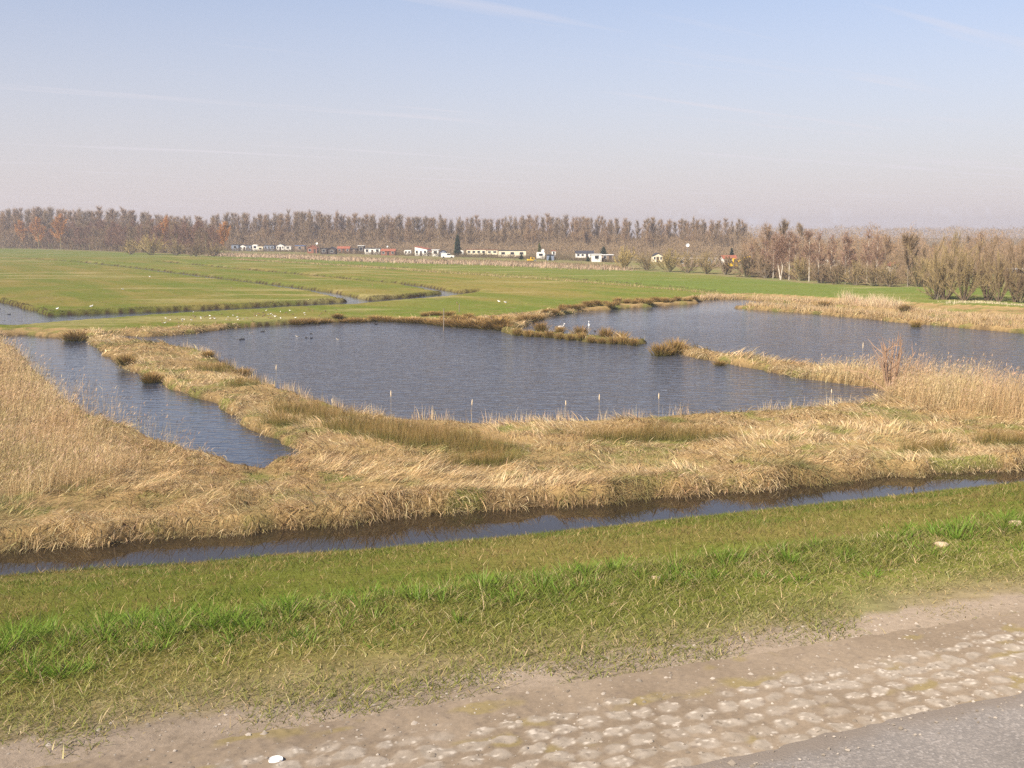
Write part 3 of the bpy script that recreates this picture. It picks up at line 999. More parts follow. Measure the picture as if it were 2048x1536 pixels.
TAN, BUFF = C3(.58, .42, .23), C3(.68, .52, .33)
strip('dry_grass', BAR, 1.7, 42, .78, C3(.53, .38, .19), BUFF, 'dry tan reed strip on the long bar in the far right lake', zmin=-.05)
FARBANK = GP([(1408, 598), (1440, 594), (1560, 601), (1640, 607), (1780, 617), (1850, 626), (1950, 636), (2048, 644), (2300, 668)], .3)
strip('dry_grass', FARBANK, 2.4, 34, .72, TAN * .95, BUFF, 'brownish dry grass on the bank behind the long reed bar')
FARREED = GP([(1690, 606), (1740, 611), (1800, 617)], .4)
strip('far_reeds', FARREED, 2.0, 46, 1.75, BUFF, C3(.74, .60, .40), 'pale tall reeds on the far bank in front of the willows', lean=.12, cat='reeds')
PALEBAR = GP([(1890, 607), (1960, 606), (2048, 612), (2300, 622)], .5)
strip('dry_grass', PALEBAR, 1.6, 26, .40, C3(.70, .58, .38), C3(.75, .66, .46), 'pale bleached grass strip at the foot of the right willows')
strip('dry_grass', GP([(1430, 590), (1380, 583), (1261, 573), (1090, 559), (885, 546), (690, 532), (461, 519)], .5), 1.1, 9, .55, C3(.42, .30, .14), C3(.58, .45, .25), 'long thin line of dry grass crossing the meadow along a ditch', wmul=.9)
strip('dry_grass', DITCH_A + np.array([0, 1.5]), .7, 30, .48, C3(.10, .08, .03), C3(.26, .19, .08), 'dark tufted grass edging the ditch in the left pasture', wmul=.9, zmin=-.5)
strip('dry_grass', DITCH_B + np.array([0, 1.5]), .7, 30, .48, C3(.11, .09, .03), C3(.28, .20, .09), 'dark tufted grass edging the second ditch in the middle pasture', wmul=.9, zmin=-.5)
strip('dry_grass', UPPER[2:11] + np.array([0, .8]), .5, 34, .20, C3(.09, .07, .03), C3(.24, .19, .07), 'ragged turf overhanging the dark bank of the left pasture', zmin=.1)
strip('dry_grass', GP([(190, 668), (290, 669), (395, 664), (430, 661), (468, 656)], .3), .9, 60, .55, C3(.50, .36, .18), BUFF, 'tan grass fringe on the far shore near the channel')
PARKREED = GP([(425, 511), (560, 515), (700, 521), (850, 526), (1000, 530), (1130, 536), (1245, 540)], .5)
strip('dry_reeds', PARKREED, 9.0, 2.6, 1.15, C3(.50, .36, .24), C3(.66, .50, .36), 'long band of dead reeds in front of the holiday park', wmul=1.5, cat='reeds')


# ------------------------------------------------------------------ mesh builder for modelled things
class MB:
    def __init__(s):
        s.v, s.f, s.m = [], [], []

    def quad(s, a, b, c, d, m=0):
        i = len(s.v)
        s.v += [a, b, c, d]; s.f.append((i, i + 1, i + 2, i + 3)); s.m.append(m)

    def poly(s, pts, m=0):
        i = len(s.v)
        s.v += list(pts); s.f.append(tuple(range(i, i + len(pts)))); s.m.append(m)

    def box(s, x0, x1, y0, y1, z0, z1, m=0, rz=0, c=(0, 0, 0), ry=0):
        P_ = [(x, y, z) for z in (z0, z1) for y in (y0, y1) for x in (x0, x1)]
        if ry:
            P_ = [(x * math.cos(ry) + z * math.sin(ry), y, -x * math.sin(ry) + z * math.cos(ry)) for x, y, z in P_]
        if rz:
            P_ = [(x * math.cos(rz) - y * math.sin(rz), x * math.sin(rz) + y * math.cos(rz), z) for x, y, z in P_]
        P_ = [(x + c[0], y + c[1], z + c[2]) for x, y, z in P_]
        i = len(s.v)
        s.v += P_
        for f in ((0, 2, 3, 1), (4, 5, 7, 6), (0, 1, 5, 4), (1, 3, 7, 5), (3, 2, 6, 7), (2, 0, 4, 6)):
            s.f.append(tuple(i + k for k in f)); s.m.append(m)

    def prism(s, prof, y0, y1, m=0):
        """profile in x,z extruded along y"""
        i, n = len(s.v), len(prof)
        s.v += [(x, y0, z) for x, z in prof] + [(x, y1, z) for x, z in prof]
        s.f.append(tuple(i + k for k in range(n))); s.m.append(m)
        s.f.append(tuple(i + n + k for k in reversed(range(n)))); s.m.append(m)
        for k in range(n):
            j = (k + 1) % n
            s.f.append((i + j, i + k, i + n + k, i + n + j)); s.m.append(m)

    def tube(s, pts, rad, n=5, m=0, cap=True):
        i0 = len(s.v)
        pts = [np.array(p, float) for p in pts]
        if not hasattr(rad, '__len__'):
            rad = [rad] * len(pts)
        for k, p in enumerate(pts):
            d = pts[min(k + 1, len(pts) - 1)] - pts[max(k - 1, 0)]
            d = d / (np.linalg.norm(d) + 1e-9)
            a = np.cross(d, (0, 0, 1.0)) if abs(d[2]) < .95 else np.cross(d, (1.0, 0, 0))
            a = a / np.linalg.norm(a); b = np.cross(d, a)
            for j in range(n):
                t = 2 * PI * j / n
                s.v.append(tuple(p + rad[k] * (a * math.cos(t) + b * math.sin(t))))
        for k in range(len(pts) - 1):
            for j in range(n):
                q = (j + 1) % n
                s.f.append((i0 + k * n + j, i0 + k * n + q, i0 + (k + 1) * n + q, i0 + (k + 1) * n + j)); s.m.append(m)
        if cap:
            s.f.append(tuple(i0 + (len(pts) - 1) * n + j for j in range(n))); s.m.append(m)
            s.f.append(tuple(i0 + j for j in reversed(range(n)))); s.m.append(m)

    def ball(s, c, r, nu=8, nv=6, m=0):
        i = len(s.v)
        for a in range(nv + 1):
            th = PI * a / nv
            for b in range(nu):
                ph = 2 * PI * b / nu
                s.v.append((c[0] + r[0] * math.sin(th) * math.cos(ph), c[1] + r[1] * math.sin(th) * math.sin(ph), c[2] + r[2] * math.cos(th)))
        for a in range(nv):
            for b in range(nu):
                q = (b + 1) % nu
                s.f.append((i + a * nu + b, i + (a + 1) * nu + b, i + (a + 1) * nu + q, i + a * nu + q)); s.m.append(m)

    def build(s, name, mat, parent=None, smooth=False):
        me = bpy.data.meshes.new(name)
        me.from_pydata(s.v, [], s.f)
        for mm in (mat if isinstance(mat, (list, tuple)) else [mat]):
            me.materials.append(mm)
        me.polygons.foreach_set('material_index', s.m)
        if smooth:
            me.polygons.foreach_set('use_smooth', [True] * len(s.f))
        me.update()
        o = bpy.data.objects.new(name, me)
        col.objects.link(o)
        o.parent = parent
        return o


def empty(name, loc, rz=0, scale=1.0):
    o = bpy.data.objects.new(name, None)
    col.objects.link(o)
    o.empty_display_size = .2
    o.location = loc
    o.rotation_euler = (0, 0, rz)
    o.scale = (scale,) * 3 if not hasattr(scale, '__len__') else scale
    return o


def kids(o):
    return [c for c in bpy.data.objects if c.parent is o]


def copy_tree(o, tree):
    """copy of a thing with its parts; tree = [(child, [grandchildren])]"""
    r = o.copy(); col.objects.link(r)
    for k in list(r.keys()):
        del r[k]
    for c, gs in tree:
        d = c.copy(); col.objects.link(d); d.parent = r
        for g in gs:
            e_ = g.copy(); col.objects.link(e_); e_.parent = d
    return r


class Proto:
    def __init__(s, root, tree):
        s.root, s.tree, s.used = root, tree, False

    def place(s, loc, rz, scale, label, cat, group=None):
        if not s.used:
            s.used, r = True, s.root
        else:
            r = copy_tree(s.root, s.tree)
        r.location = loc
        r.rotation_euler = (0, 0, rz)
        r.scale = (scale,) * 3 if not hasattr(scale, '__len__') else scale
        return tag(r, label, cat, group)


# ------------------------------------------------------------------ bare trees
def bark_mat(name, c, c2=None, sc=3.0):
    m, nt, out = new_mat(name)
    b = N(nt, 'ShaderNodeBsdfDiffuse')
    tc = N(nt, 'ShaderNodeTexCoord')
    nz = N(nt, 'ShaderNodeTexNoise', in_Scale=sc, in_Detail=3.0)
    mp_ = N(nt, 'ShaderNodeMapping'); mp_.inputs['Scale'].default_value = (1, 1, 1.4 if c2 else .3)
    nt.links.new(tc.outputs['Object'], mp_.inputs['Vector']); nt.links.new(mp_.outputs[0], nz.inputs['Vector'])
    r = N(nt, 'ShaderNodeValToRGB')
    a, e_ = r.color_ramp.elements
    a.color = (*(c2 if c2 else [q * .65 for q in c]), 1); e_.color = (*c, 1)
    a.position = .36; e_.position = .50
    nt.links.new(nz.outputs['Fac'], r.inputs[0]); nt.links.new(r.outputs[0], b.inputs['Color'])
    nt.links.new(b.outputs[0], out.inputs[0])
    return m


def twig_mat(name, c, var=.3):
    """twigs: colour varies from one twig to the next"""
    m, nt, out = new_mat(name)
    d = N(nt, 'ShaderNodeBsdfDiffuse')
    g = N(nt, 'ShaderNodeNewGeometry')
    oi = N(nt, 'ShaderNodeObjectInfo')
    ad = N(nt, 'ShaderNodeMath', operation='MULTIPLY_ADD'); ad.inputs[1].default_value = .5
    nt.links.new(oi.outputs['Random'], ad.inputs[0]); nt.links.new(g.outputs['Random Per Island'], ad.inputs[2])
    mr = N(nt, 'ShaderNodeMapRange')
    mr.inputs['From Max'].default_value = 1.5
    mr.inputs['To Min'].default_value = 1 - var; mr.inputs['To Max'].default_value = 1 + var
    nt.links.new(ad.outputs[0], mr.inputs['Value'])
    mul = N(nt, 'ShaderNodeVectorMath', operation='SCALE')
    mul.inputs[0].default_value = c
    nt.links.new(mr.outputs[0], mul.inputs['Scale'])
    nt.links.new(mul.outputs[0], d.inputs['Color'])
    nt.links.new(d.outputs[0], out.inputs[0])
    return m


def unit(v):
    return v / (np.linalg.norm(v, axis=-1, keepdims=True) + 1e-9)


def twigs_mesh(name, P0, D, L, W, mat, parent, droop=0.0, fork=True):
    """thin tapering twigs as narrow two-segment strips"""
    n = len(P0)
    if fork:      # each twig carries a side shoot
        t = rng.uniform(.25, .8, n)[:, None]
        P1 = P0 + D * L[:, None] * t
        D1 = unit(D + rng.normal(0, .55, (n, 3)) + np.array([0, 0, -droop]))
        P0 = np.concatenate([P0, P1]); D = np.concatenate([D, D1]); L = np.concatenate([L, L * rng.uniform(.35, .75, n)]); W = np.concatenate([W, W * .8])
        n *= 2
    side = unit(np.cross(D, rng.normal(0, 1, (n, 3))))
    mid = P0 + D * (L * .5)[:, None] + np.array([0, 0, -1.0]) * (droop * L * .12)[:, None]
    tip = P0 + D * L[:, None] + np.array([0, 0, -1.0]) * (droop * L * .5)[:, None]
    V = np.stack([P0 - side * W[:, None] * .5, P0 + side * W[:, None] * .5, mid + side * W[:, None] * .38, mid - side * W[:, None] * .38, tip], 1)
    pat = np.array([0, 1, 2, 3, 3, 2, 4]); st = np.array([0, 4])
    loops = (np.arange(n)[:, None] * 5 + pat[None]).reshape(-1)
    starts = (np.arange(n)[:, None] * 7 + st[None]).reshape(-1)
    return np_mesh(name, V.reshape(-1, 3), loops, starts, mat, None, parent)


def bare_tree(name, h, kind, ntw, tw, bark, twm, lmul=1.0):
    """tapered trunk with limbs, and a crown of individual twigs"""
    root = empty(name, (0, 0, 0))
    mb = MB()
    limbs = []
    up = np.array([0, 0, 1.0])
    if kind == 'shrub':
        ns = rng.integers(13, 18)
        for i in range(ns):
            a = 2 * PI * i / ns + rng.uniform(-.3, .3); tl = rng.uniform(.05, 1.05)
            d = np.array([math.cos(a) * math.sin(tl), math.sin(a) * math.sin(tl), math.cos(tl)])
            L = h * rng.uniform(.6, .98) * (1 - .28 * tl)
            b0 = np.array([math.cos(a), math.sin(a), 0]) * rng.uniform(0, .05) * h
            p1 = b0 + d * L * .5; p2 = p1 + unit(d + .35 * up) * L * .5
            mb.tube([b0 - up * .1, p1, p2], [.012 * h, .008 * h, .003 * h], 4)
            limbs.append((b0, p1, p2, L))
            for _ in range(3):
                t = rng.uniform(.3, .9); q0 = b0 + (p1 - b0) * min(1, t * 2) if t < .5 else p1 + (p2 - p1) * (t - .5) * 2
                dd = unit(d + rng.normal(0, .5, 3)); l2 = min(h * rng.uniform(.2, .4), max(.05 * h, (h * .95 - q0[2]) / 1.1))
                mb.tube([q0, q0 + dd * l2 * .6, q0 + dd * l2 + up * l2 * .15], [.006 * h, .004 * h, .0015 * h], 3)
                limbs.append((q0, q0 + dd * l2 * .6, q0 + dd * l2 + up * l2 * .15, l2))
    else:
        lean = rng.normal(0, .02, 2) * h
        r0 = {'poplar': .011, 'round': .015, 'birch': .012, 'alder': .011}[kind] * h
        tp = [np.array([0, 0, -.15]), np.array([lean[0] * .3, lean[1] * .3, h * .35]), np.array([lean[0] * .7, lean[1] * .6, h * .68]), np.array([lean[0], lean[1], h * .98])]
        mb.tube(tp, [r0, r0 * .75, r0 * .4, r0 * .1], 5)
        zz_ = [p[2] for p in tp]
        def trunk(z):
            return np.array([np.interp(z, zz_, [p[0] for p in tp]), np.interp(z, zz_, [p[1] for p in tp]), z])
        nl = {'poplar': 46, 'round': 24, 'birch': 30, 'alder': 30}[kind]
        for i in range(nl):
            f = rng.uniform({'poplar': .16, 'round': .16, 'birch': .30, 'alder': .18}[kind], .95)
            b0 = trunk(h * f)
            a = i * 2.4 + rng.uniform(-.4, .4)
            if kind == 'poplar':
                tl = rng.uniform(.35, .65); L = h * (.24 * (1 - f) + .07) * rng.uniform(.8, 1.2)
            elif kind == 'round':
                tl = rng.uniform(.5, 1.15) * (1.15 - .6 * f); L = h * (.45 * math.sin(PI * min(1, .25 + .75 * f)) * .8 + .10) * rng.uniform(.8, 1.15)
            elif kind == 'birch':
                tl = rng.uniform(.5, .9); L = h * (.26 * (1 - f) + .06) * rng.uniform(.8, 1.2)
            else:
                tl = rng.uniform(.6, 1.0); L = h * (.26 * (1 - f) + .09) * rng.uniform(.8, 1.2)
            L *= lmul
            d = np.array([math.cos(a) * math.sin(tl), math.sin(a) * math.sin(tl), math.cos(tl)])
            p1 = b0 + d * L * .5; p2 = p1 + unit(d + (.45 if kind != 'birch' else -.1) * up) * L * .5
            mb.tube([b0, p1, p2], [r0 * .38 * (1 - .6 * f), r0 * .25 * (1 - .6 * f), r0 * .06], 3)
            limbs.append((b0, p1, p2, L))
        limbs.append((trunk(h * .75), trunk(h * .87), tp[3], h * .25))
    o1 = mb.build('trunk', bark, root)
    A = np.array([l[0] for l in limbs]); B = np.array([l[1] for l in limbs]); Cq = np.array([l[2] for l in limbs]); LL = np.array([l[3] for l in limbs])
    pr = LL / LL.sum()
    idx = rng.choice(len(limbs), ntw, p=pr)
    t = rng.uniform(.15, 1.0, ntw)[:, None]
    P0 = np.where(t < .5, A[idx] + (B[idx] - A[idx]) * t * 2, B[idx] + (Cq[idx] - B[idx]) * (t - .5) * 2)
    d0 = unit(Cq[idx] - A[idx])
    dr = {'birch': .55, 'shrub': .0, 'poplar': 0, 'round': .05, 'alder': .1}[kind]
    spread = {'poplar': .38, 'round': .6, 'birch': .7, 'shrub': .45, 'alder': .6}[kind]
    D = unit(d0 + rng.normal(0, spread, (ntw, 3)) + np.array([0, 0, .45 if kind in ('poplar', 'shrub') else .15]))
    L = h * rng.uniform(.035, .11, ntw) * (1.25 if kind in ('round', 'shrub') else 1.0)
    o2 = twigs_mesh('crown', P0, D, L, np.full(ntw, tw) * rng.uniform(.6, 1.3, ntw), twm, root, dr)
    return Proto(root, [(o1, []), (o2, [])])


def conifer(name, h, mat, bark, slim=.22, n=2600):
    root = empty(name, (0, 0, 0))
    mb = MB(); mb.tube([(0, 0, -.1), (0, 0, h * .5), (0, 0, h * .97)], [.02 * h, .013 * h, .003 * h], 6)
    o1 = mb.build('trunk', bark, root)
    f = 1 - np.sqrt(rng.uniform(0, 1, n)) * .95
    a = rng.uniform(0, 2 * PI, n)
    lay = .75 + .25 * np.cos(f * 34 + 2 * np.sin(a * 3))
    rad = slim * h * (1 - f) ** .8 * lay * (.75 + .25 * np.sin(a * 2 + 1))
    rr = rad * rng.uniform(.35, 1.0, n)
    P0 = np.stack([rr * np.cos(a), rr * np.sin(a), h * (.06 + .92 * f)], -1)
    D = unit(np.stack([np.cos(a), np.sin(a), rng.normal(-.15, .3, n)], -1) + rng.normal(0, .3, (n, 3)))
    o2 = twigs_mesh('crown', P0, D, np.full(n, .05 * h) * rng.uniform(.6, 1.5, n), np.full(n, .022 * h), mat, root, .3)
    return Proto(root, [(o1, []), (o2, [])])


BK_GREY = bark_mat('grey_bark', (.26, .22, .17))
BK_BROWN = bark_mat('brown_bark', (.20, .15, .105))
BK_GREEN = bark_mat('greenish_bark', (.27, .25, .14))
BK_WHITE = bark_mat('white_birch_bark', (.60, .53, .44), (.15, .12, .10), 4.0)
TW_POP = twig_mat('poplar_twigs', (.32, .215, .130))
TW_POP2 = twig_mat('poplar_twigs_grey', (.28, .205, .130))
TW_RED = twig_mat('reddish_twigs', (.245, .145, .105))
TW_BRN = twig_mat('brown_twigs', (.255, .182, .112))
TW_OLV = twig_mat('olive_twigs', (.33, .25, .125))
TW_ORG = twig_mat('orange_willow_twigs', (.50, .25, .09))
TW_YEL = twig_mat('yellow_green_twigs', (.42, .32, .13))
TW_BIR = twig_mat('birch_twigs', (.28, .175, .125))
TW_DRK = twig_mat('dark_twigs', (.17, .13, .085))
ND_DARK = twig_mat('dark_needles', (.030, .055, .030))
ND_YEL = twig_mat('yellowish_needles', (.13, .14, .035))
ND_BLUE = twig_mat('blue_green_needles', (.030, .060, .045))

FZ = .5


def put_tree(pr, h0, px, pyb, pyt, label, cat='tree', group=None, wide=1.0):
    x, y = G(px, pyb, FZ)
    z, _ = ground(np.array([x]), np.array([y]))
    hh = zat(pyt, y) - float(z[0])
    s_ = max(.5, hh) / h0
    return pr.place((x, y, float(z[0]) - .03), rng.uniform(0, 2 * PI), (s_ * wide, s_ * wide, s_), label, cat, group)


# --- the poplar plantation behind the park, row by row
pops = [bare_tree('poplar', 18, 'poplar', 2300, .043, BK_GREY if k % 2 else BK_BROWN, TW_POP if k % 2 else TW_POP2) for k in range(6)]
TOPX = [-300, 0, 60, 100, 170, 270, 330, 400, 480, 600, 690, 800, 900, 1000, 1070, 1150, 1210, 1240, 1280, 1350, 1420, 1500, 1600]
TOPY = [416, 419, 419, 417, 422, 421, 431, 434, 428, 425, 429, 432, 437, 437, 432, 433, 438, 441, 438, 440, 440, 442, 446]
LABP = 'tall slender bare poplar in the long plantation behind the holiday park'
for (row, d0, d1, n, dz, grp) in ((0, 640, 500, 128, 0, 0), (1, 672, 532, 116, 1.5, 0), (2, 610, 470, 50, 7, 0)):
    for i in range(n):
        px = -120 + (1500 + 120) * (i + rng.uniform(-.35, .35)) / n
        yv = d0 + (d1 - d0) * (px + 100) / 1600 + rng.uniform(-8, 8)
        ty = np.interp(px, TOPX, TOPY) + rng.normal(1.8, 2.6) + dz
        if px > 1180:                       # the plantation thins out here and the sky shows between the tops
            if row != 0 and rng.uniform() < .55:
                continue
        hh = zat(ty, yv) - .5
        s_ = hh / 18.0
        wd_ = s_ * rng.uniform(1.0, 1.55)
        pops[rng.integers(0, 6)].place((xat(px, yv), yv, .45), rng.uniform(0, 2 * PI), (wd_, wd_, s_), LABP, 'tree', 'poplars in the plantation')

# --- the closed mass of undergrowth inside the plantation: one body of thicket
TH = []
n = 90000
px = rng.uniform(-160, 1500, n); yv = 520 + 110 * (1500 - px) / 1600 + rng.uniform(-40, 40, n)
zt = rng.uniform(0, 1, n) ** .9 * (6.0 + 4.5 * vnoise(px * .03, px * 0, 5)) * np.where(px > 1180, .8, 1)
P0 = np.stack([(px - CX) / FPX * yv, yv, zt + .3], -1)
D = unit(rng.normal(0, .5, (n, 3)) + np.array([0, 0, 1.0]))
o = twigs_mesh('thicket', P0, D, rng.uniform(.6, 2.2, n), np.full(n, .13), TW_BRN, None)
tag(o, 'grey brown thicket of undergrowth between the poplar trunks', 'thicket', kind='stuff')

# --- the bare wood at the left end of the meadow
ald = [bare_tree('alder', 13, 'alder', 2300, .047, BK_GREEN if k % 2 else BK_GREY, [TW_RED, TW_BRN, TW_POP2, TW_RED][k], 1.15) for k in range(4)]
for row, (off, n, dt) in enumerate(((0, 44, 5), (14, 40, 0), (30, 34, -3))):
    for i in range(n):
        px = -70 + 520 * (i + rng.uniform(-.4, .4)) / n
        pyb = 495.5 + 15.5 * np.clip((px - 20) / 400, -.2, 1)
        x, yv = G(px, pyb, .5)
        yv = yv + off; x = xat(px, yv)
        ty = np.interp(px, [-70, 0, 100, 160, 250, 330, 400, 455], [450, 452, 452, 446, 447, 444, 447, 462]) + rng.normal(2.5, 2.8) + dt
        hh = zat(ty, yv) - .5
        ald[rng.integers(0, 4)].place((x, yv, .45), rng.uniform(0, 2 * PI), hh / 13.0, 'bare brown tree in the dense wood at the left end of the meadow', 'tree', 'trees of the left wood')
n = 40000
px = rng.uniform(-90, 440, n); base_y = np.array([G(a, 495.5 + 15.5 * np.clip((a - 20) / 400, -.2, 1), .5)[1] for a in px]) + rng.uniform(8, 42, n)
P0 = np.stack([(px - CX) / FPX * base_y, base_y, rng.uniform(.2, 6.0, n)], -1)
o = twigs_mesh('thicket', P0, unit(rng.normal(0, .45, (n, 3)) + np.array([0, 0, 1.0])), rng.uniform(.6, 1.8, n), np.full(n, .11), TW_BRN, None)
tag(o, 'dark brown undergrowth inside the wood at the left', 'thicket', kind='stuff')

will = [bare_tree('willow', 8, 'round', 2600, .07, BK_GREEN, TW_ORG, 1.0) for k in range(1)][0]
for px, pb, pt, lab in ((45, 497, 447, 'orange twigged willow at the far left of the wood'), (78, 498, 442, 'orange willow crown second from the left in the wood'),
                        (122, 500, 436, 'brightest orange willow crown rising in the left wood'), (334, 506, 441, 'small orange crown peeping over the red wood'),
                        (449, 509, 451, 'orange willow beside the blue huts')):
    x, yv = G(px, pb, .5)
    yv2 = yv - 6
    hh = zat(pt, yv2) - .5
    will.place((xat(px, yv2), yv2, .45), rng.uniform(0, 6), hh / 8 * np.array([.8, .8, 1.0]), lab, 'willow', 'orange willows in the left wood')

shr = {k: bare_tree('willow_shrub', 5, 'shrub', 3600, .032, BK_GREEN, m) for k, m in (('y', TW_YEL), ('o', TW_OLV), ('b', TW_BRN))}
shr2 = {k: bare_tree('willow_shrub', 5, 'shrub', 3600, .032, BK_GREY, m) for k, m in (('y', TW_YEL), ('o', TW_OLV), ('b', TW_BRN))}
SHR = [
    ('y', 262, 509, 476, 1.25, 'yellowish round willow bush at the edge of the left wood'),
    ('y', 303, 510, 468, 1.45, 'tallest yellow green willow bush in front of the left wood'),
    ('o', 352, 511, 478, 1.25, 'olive brown bush right of the yellow willow'),
    ('b', 392, 513, 482, 1.3, 'brown bush at the corner of the meadow by the wood'),
    ('o', 428, 513, 484, 1.3, 'last brown bush before the blue huts'),
    ('y', 1248, 539, 492, 1.1, 'pale willow bush hiding the porch of the white chalet'),
    ('o', 1292, 541, 503, 1.1, 'low olive bush second in the willow row'),
    ('y', 1338, 544, 497, 1.2, 'bright willow bush below the white dish mast'),
    ('o', 1375, 546, 504, 1.1, 'olive bush in the middle of the willow row'),
    ('o', 1412, 548, 502, 1.1, 'rounded bush before the long brown shed'),
    ('b', 1452, 550, 506, 1.1, 'brown bush below the yellow digger'),
    ('b', 1492, 555, 500, 1.2, 'brown bush at the left foot of the birches'),
    ('b', 1532, 557, 505, 1.1, 'dense bush under the first birches'),
    ('o', 1600, 562, 512, 1.0, 'bush behind the crooked white birch'),
    ('b', 1642, 567, 519, 1.1, 'low brown bush right of the crooked birch'),
    ('b', 1676, 569, 522, 1.1, 'low bush between two slim birches'),
    ('o', 1712, 571, 520, 1.1, 'olive bush under the slim birches'),
    ('b', 1744, 573, 520, 1.0, 'bush left of the small red roofed hut'),
    ('o', 1778, 574, 522, 1.0, 'bush right below the small red roofed hut'),
    ('o', 1835, 574, 512, 1.0, 'thin bush behind the dome shaped tree'),
    ('o', 1872, 600, 520, .8, 'small bush at the left foot of the big willows'),
    ('b', 2040, 606, 548, 1.0, 'dark low bush at the far right edge of the bank'),
]
for i, (k, px, pb, pt, wd_, lab) in enumerate(SHR):
    put_tree((shr if i % 2 else shr2)[k], 5, px, pb, pt, lab, 'bush', 'willow bushes along the meadow', wd_)

# --- birches and their neighbours
bir = [bare_tree('birch', 10, 'birch', 1500, .040, BK_WHITE, TW_BIR, 1.0) for k in range(4)]
BIR = [(1503, 554, 488, 'short birch leftmost of the birch group'), (1528, 556, 478, 'slim birch second from the left'),
       (1546, 558, 466, 'straight birch left of the crooked one'), (1578, 559, 462, 'tall birch close behind the crooked one'),
       (1590, 557, 470, 'thin birch half hidden in the group'), (1618, 563, 458, 'tall leaning birch right of the crooked one'),
       (1636, 566, 464, 'birch with forked white top'), (1660, 566, 470, 'slim birch standing alone above the low bushes'),
       (1690, 570, 464, 'white stemmed birch in the middle of the low bushes'), (1698, 568, 474, 'small birch close beside the white stemmed one'),
       (1733, 569, 460, 'tallest birch on the right of the group'), (1752, 572, 470, 'rightmost birch before the red roofed hut')]
for i, (px, pb, pt, lab) in enumerate(BIR):
    put_tree(bir[i % 4], 10, px, pb + rng.uniform(-3, 2), pt, lab, 'birch', 'birches at the meadow edge', rng.uniform(.8, 1.0))


def crooked_birch():
    root = empty('birch', (0, 0, 0))
    mb = MB()
    stems = [[(0, 0, -.1), (-.55, 0, 1.6), (-1.3, .1, 3.0), (-1.1, .1, 5.0), (-1.0, 0, 7.6)], [(0, 0, -.1), (.2, .2, 2.2), (-.5, .2, 3.9), (.5, .2, 5.6), (.9, .2, 8.0)],
             [(-.5, .2, 3.9), (-.9, .3, 5.2), (-.8, .3, 6.8)]]
    for st_ in stems:
        mb.tube(st_, np.linspace(.115, .025, len(st_)), 6)
    o1 = mb.build('trunk', BK_WHITE, root)
    ps = []
    for st_ in stems:
        st_ = np.array(st_, float)
        for t in rng.uniform(1.6 if len(st_) > 3 else .6, len(st_) - 1.001, 700):
            i = int(t); ps.append(st_[i] + (st_[i + 1] - st_[i]) * (t - i))
    P0 = np.array(ps); n = len(P0)
    P0 = P0 + rng.normal(0, .45, (n, 3))
    o2 = twigs_mesh('crown', P0, unit(rng.normal(0, .7, (n, 3)) + np.array([0, 0, .35])), rng.uniform(.4, 1.2, n), np.full(n, .045), TW_BIR, root, .4)
    return Proto(root, [(o1, []), (o2, [])])


put_tree(crooked_birch(), 8.2, 1561, 560, 466, 'crooked white birch with two bent leaning stems', 'birch', 'birches at the meadow edge')

rnd = [bare_tree('bare_tree', 10, 'round', 3200, .045, BK_GREY, m, 1.0) for m in (TW_POP2, TW_POP, TW_BRN)]
RND = [(0, 1562, 536, 450, 1.0, 'big round grey crown rising behind the birches'), (1, 1530, 534, 456, .9, 'grey crown left behind the birches'),
       (1, 1768, 548, 477, .8, 'small orange brown crown behind the rightmost birch'), (2, 1815, 574, 478, 1.0, 'tree with a flat domed crown right of the red roofed hut'),
       (0, 1848, 556, 500, .8, 'pale thin tree just left of the big willows')]
for k, px, pb, pt, wd_, lab in RND:
    put_tree(rnd[k], 10, px, pb, pt, lab, 'tree', 'single trees on the right', wd_)
BACK = [(1600, 455), (1640, 482), (1668, 486), (1705, 488), (1730, 484), (1790, 492), (1835, 494), (1868, 488), (1900, 486), (1935, 476), (1962, 470), (1990, 478), (2015, 484), (2045, 482), (2080, 480), (2120, 478)]
for i, (px, pt) in enumerate(BACK):
    put_tree(rnd[i % 3], 10, px, 521 + rng.uniform(-3, 3), pt, 'bare tree in the distant row seen between the willows and birches', 'tree', 'distant trees on the right', rng.uniform(.9, 1.2))

wlw = [bare_tree('willow', 10, 'shrub', 5200, .030, BK_BROWN, m, 1.0) for m in (TW_OLV, TW_BRN, TW_OLV)]
WLW = [(0, 1889, 600, 458, .75, 'tallest bare willow with many stems standing on the right bank'), (2, 1928, 602, 492, .85, 'spreading willow with low fanned stems second on the right bank'),
       (1, 1975, 602, 474, .7, 'upright willow third on the right bank'), (0, 1998, 604, 500, .6, 'slim leaning willow on the right bank'),
       (1, 2030, 605, 482, .7, 'willow near the right edge with dark base'), (2, 2075, 607, 486, .8, 'willow cut by the right edge of the view'), (0, 2140, 610, 480, .8, 'willow beyond the right edge of the view')]
for k, px, pb, pt, wd_, lab in WLW[:6]:
    put_tree(wlw[k], 10, px, pb, pt, lab, 'willow', 'willows on the right bank', wd_)

CON = [(ND_DARK, .26, 915, 514, 466, 'big dark green conifer between the trailers'), (ND_YEL, .20, 1079, 512, 484, 'yellowish conifer behind the small white caravan'),
       (ND_BLUE, .34, 1463, 522, 494, 'blue green fir above the yellow digger'), (ND_DARK, .55, 1207, 516, 491, 'broad dark evergreen behind the right chalet'),
       (ND_DARK, .5, 1176, 524, 511, 'dark green hedge bush left of the white chalet'), (ND_DARK, .45, 1100, 522, 508, 'small dark evergreen beside the white caravan front'),
       (ND_DARK, .5, 968, 514, 504, 'low evergreen in front of the long pale trailer'), (ND_DARK, .5, 1043, 520, 506, 'low evergreen at the end of the cream trailer')]
for m_, sl_, px, pb, pt, lab in CON:
    put_tree(conifer('conifer', 8, m_, BK_BROWN, sl_), 8, px, pb, pt, lab, 'conifer')


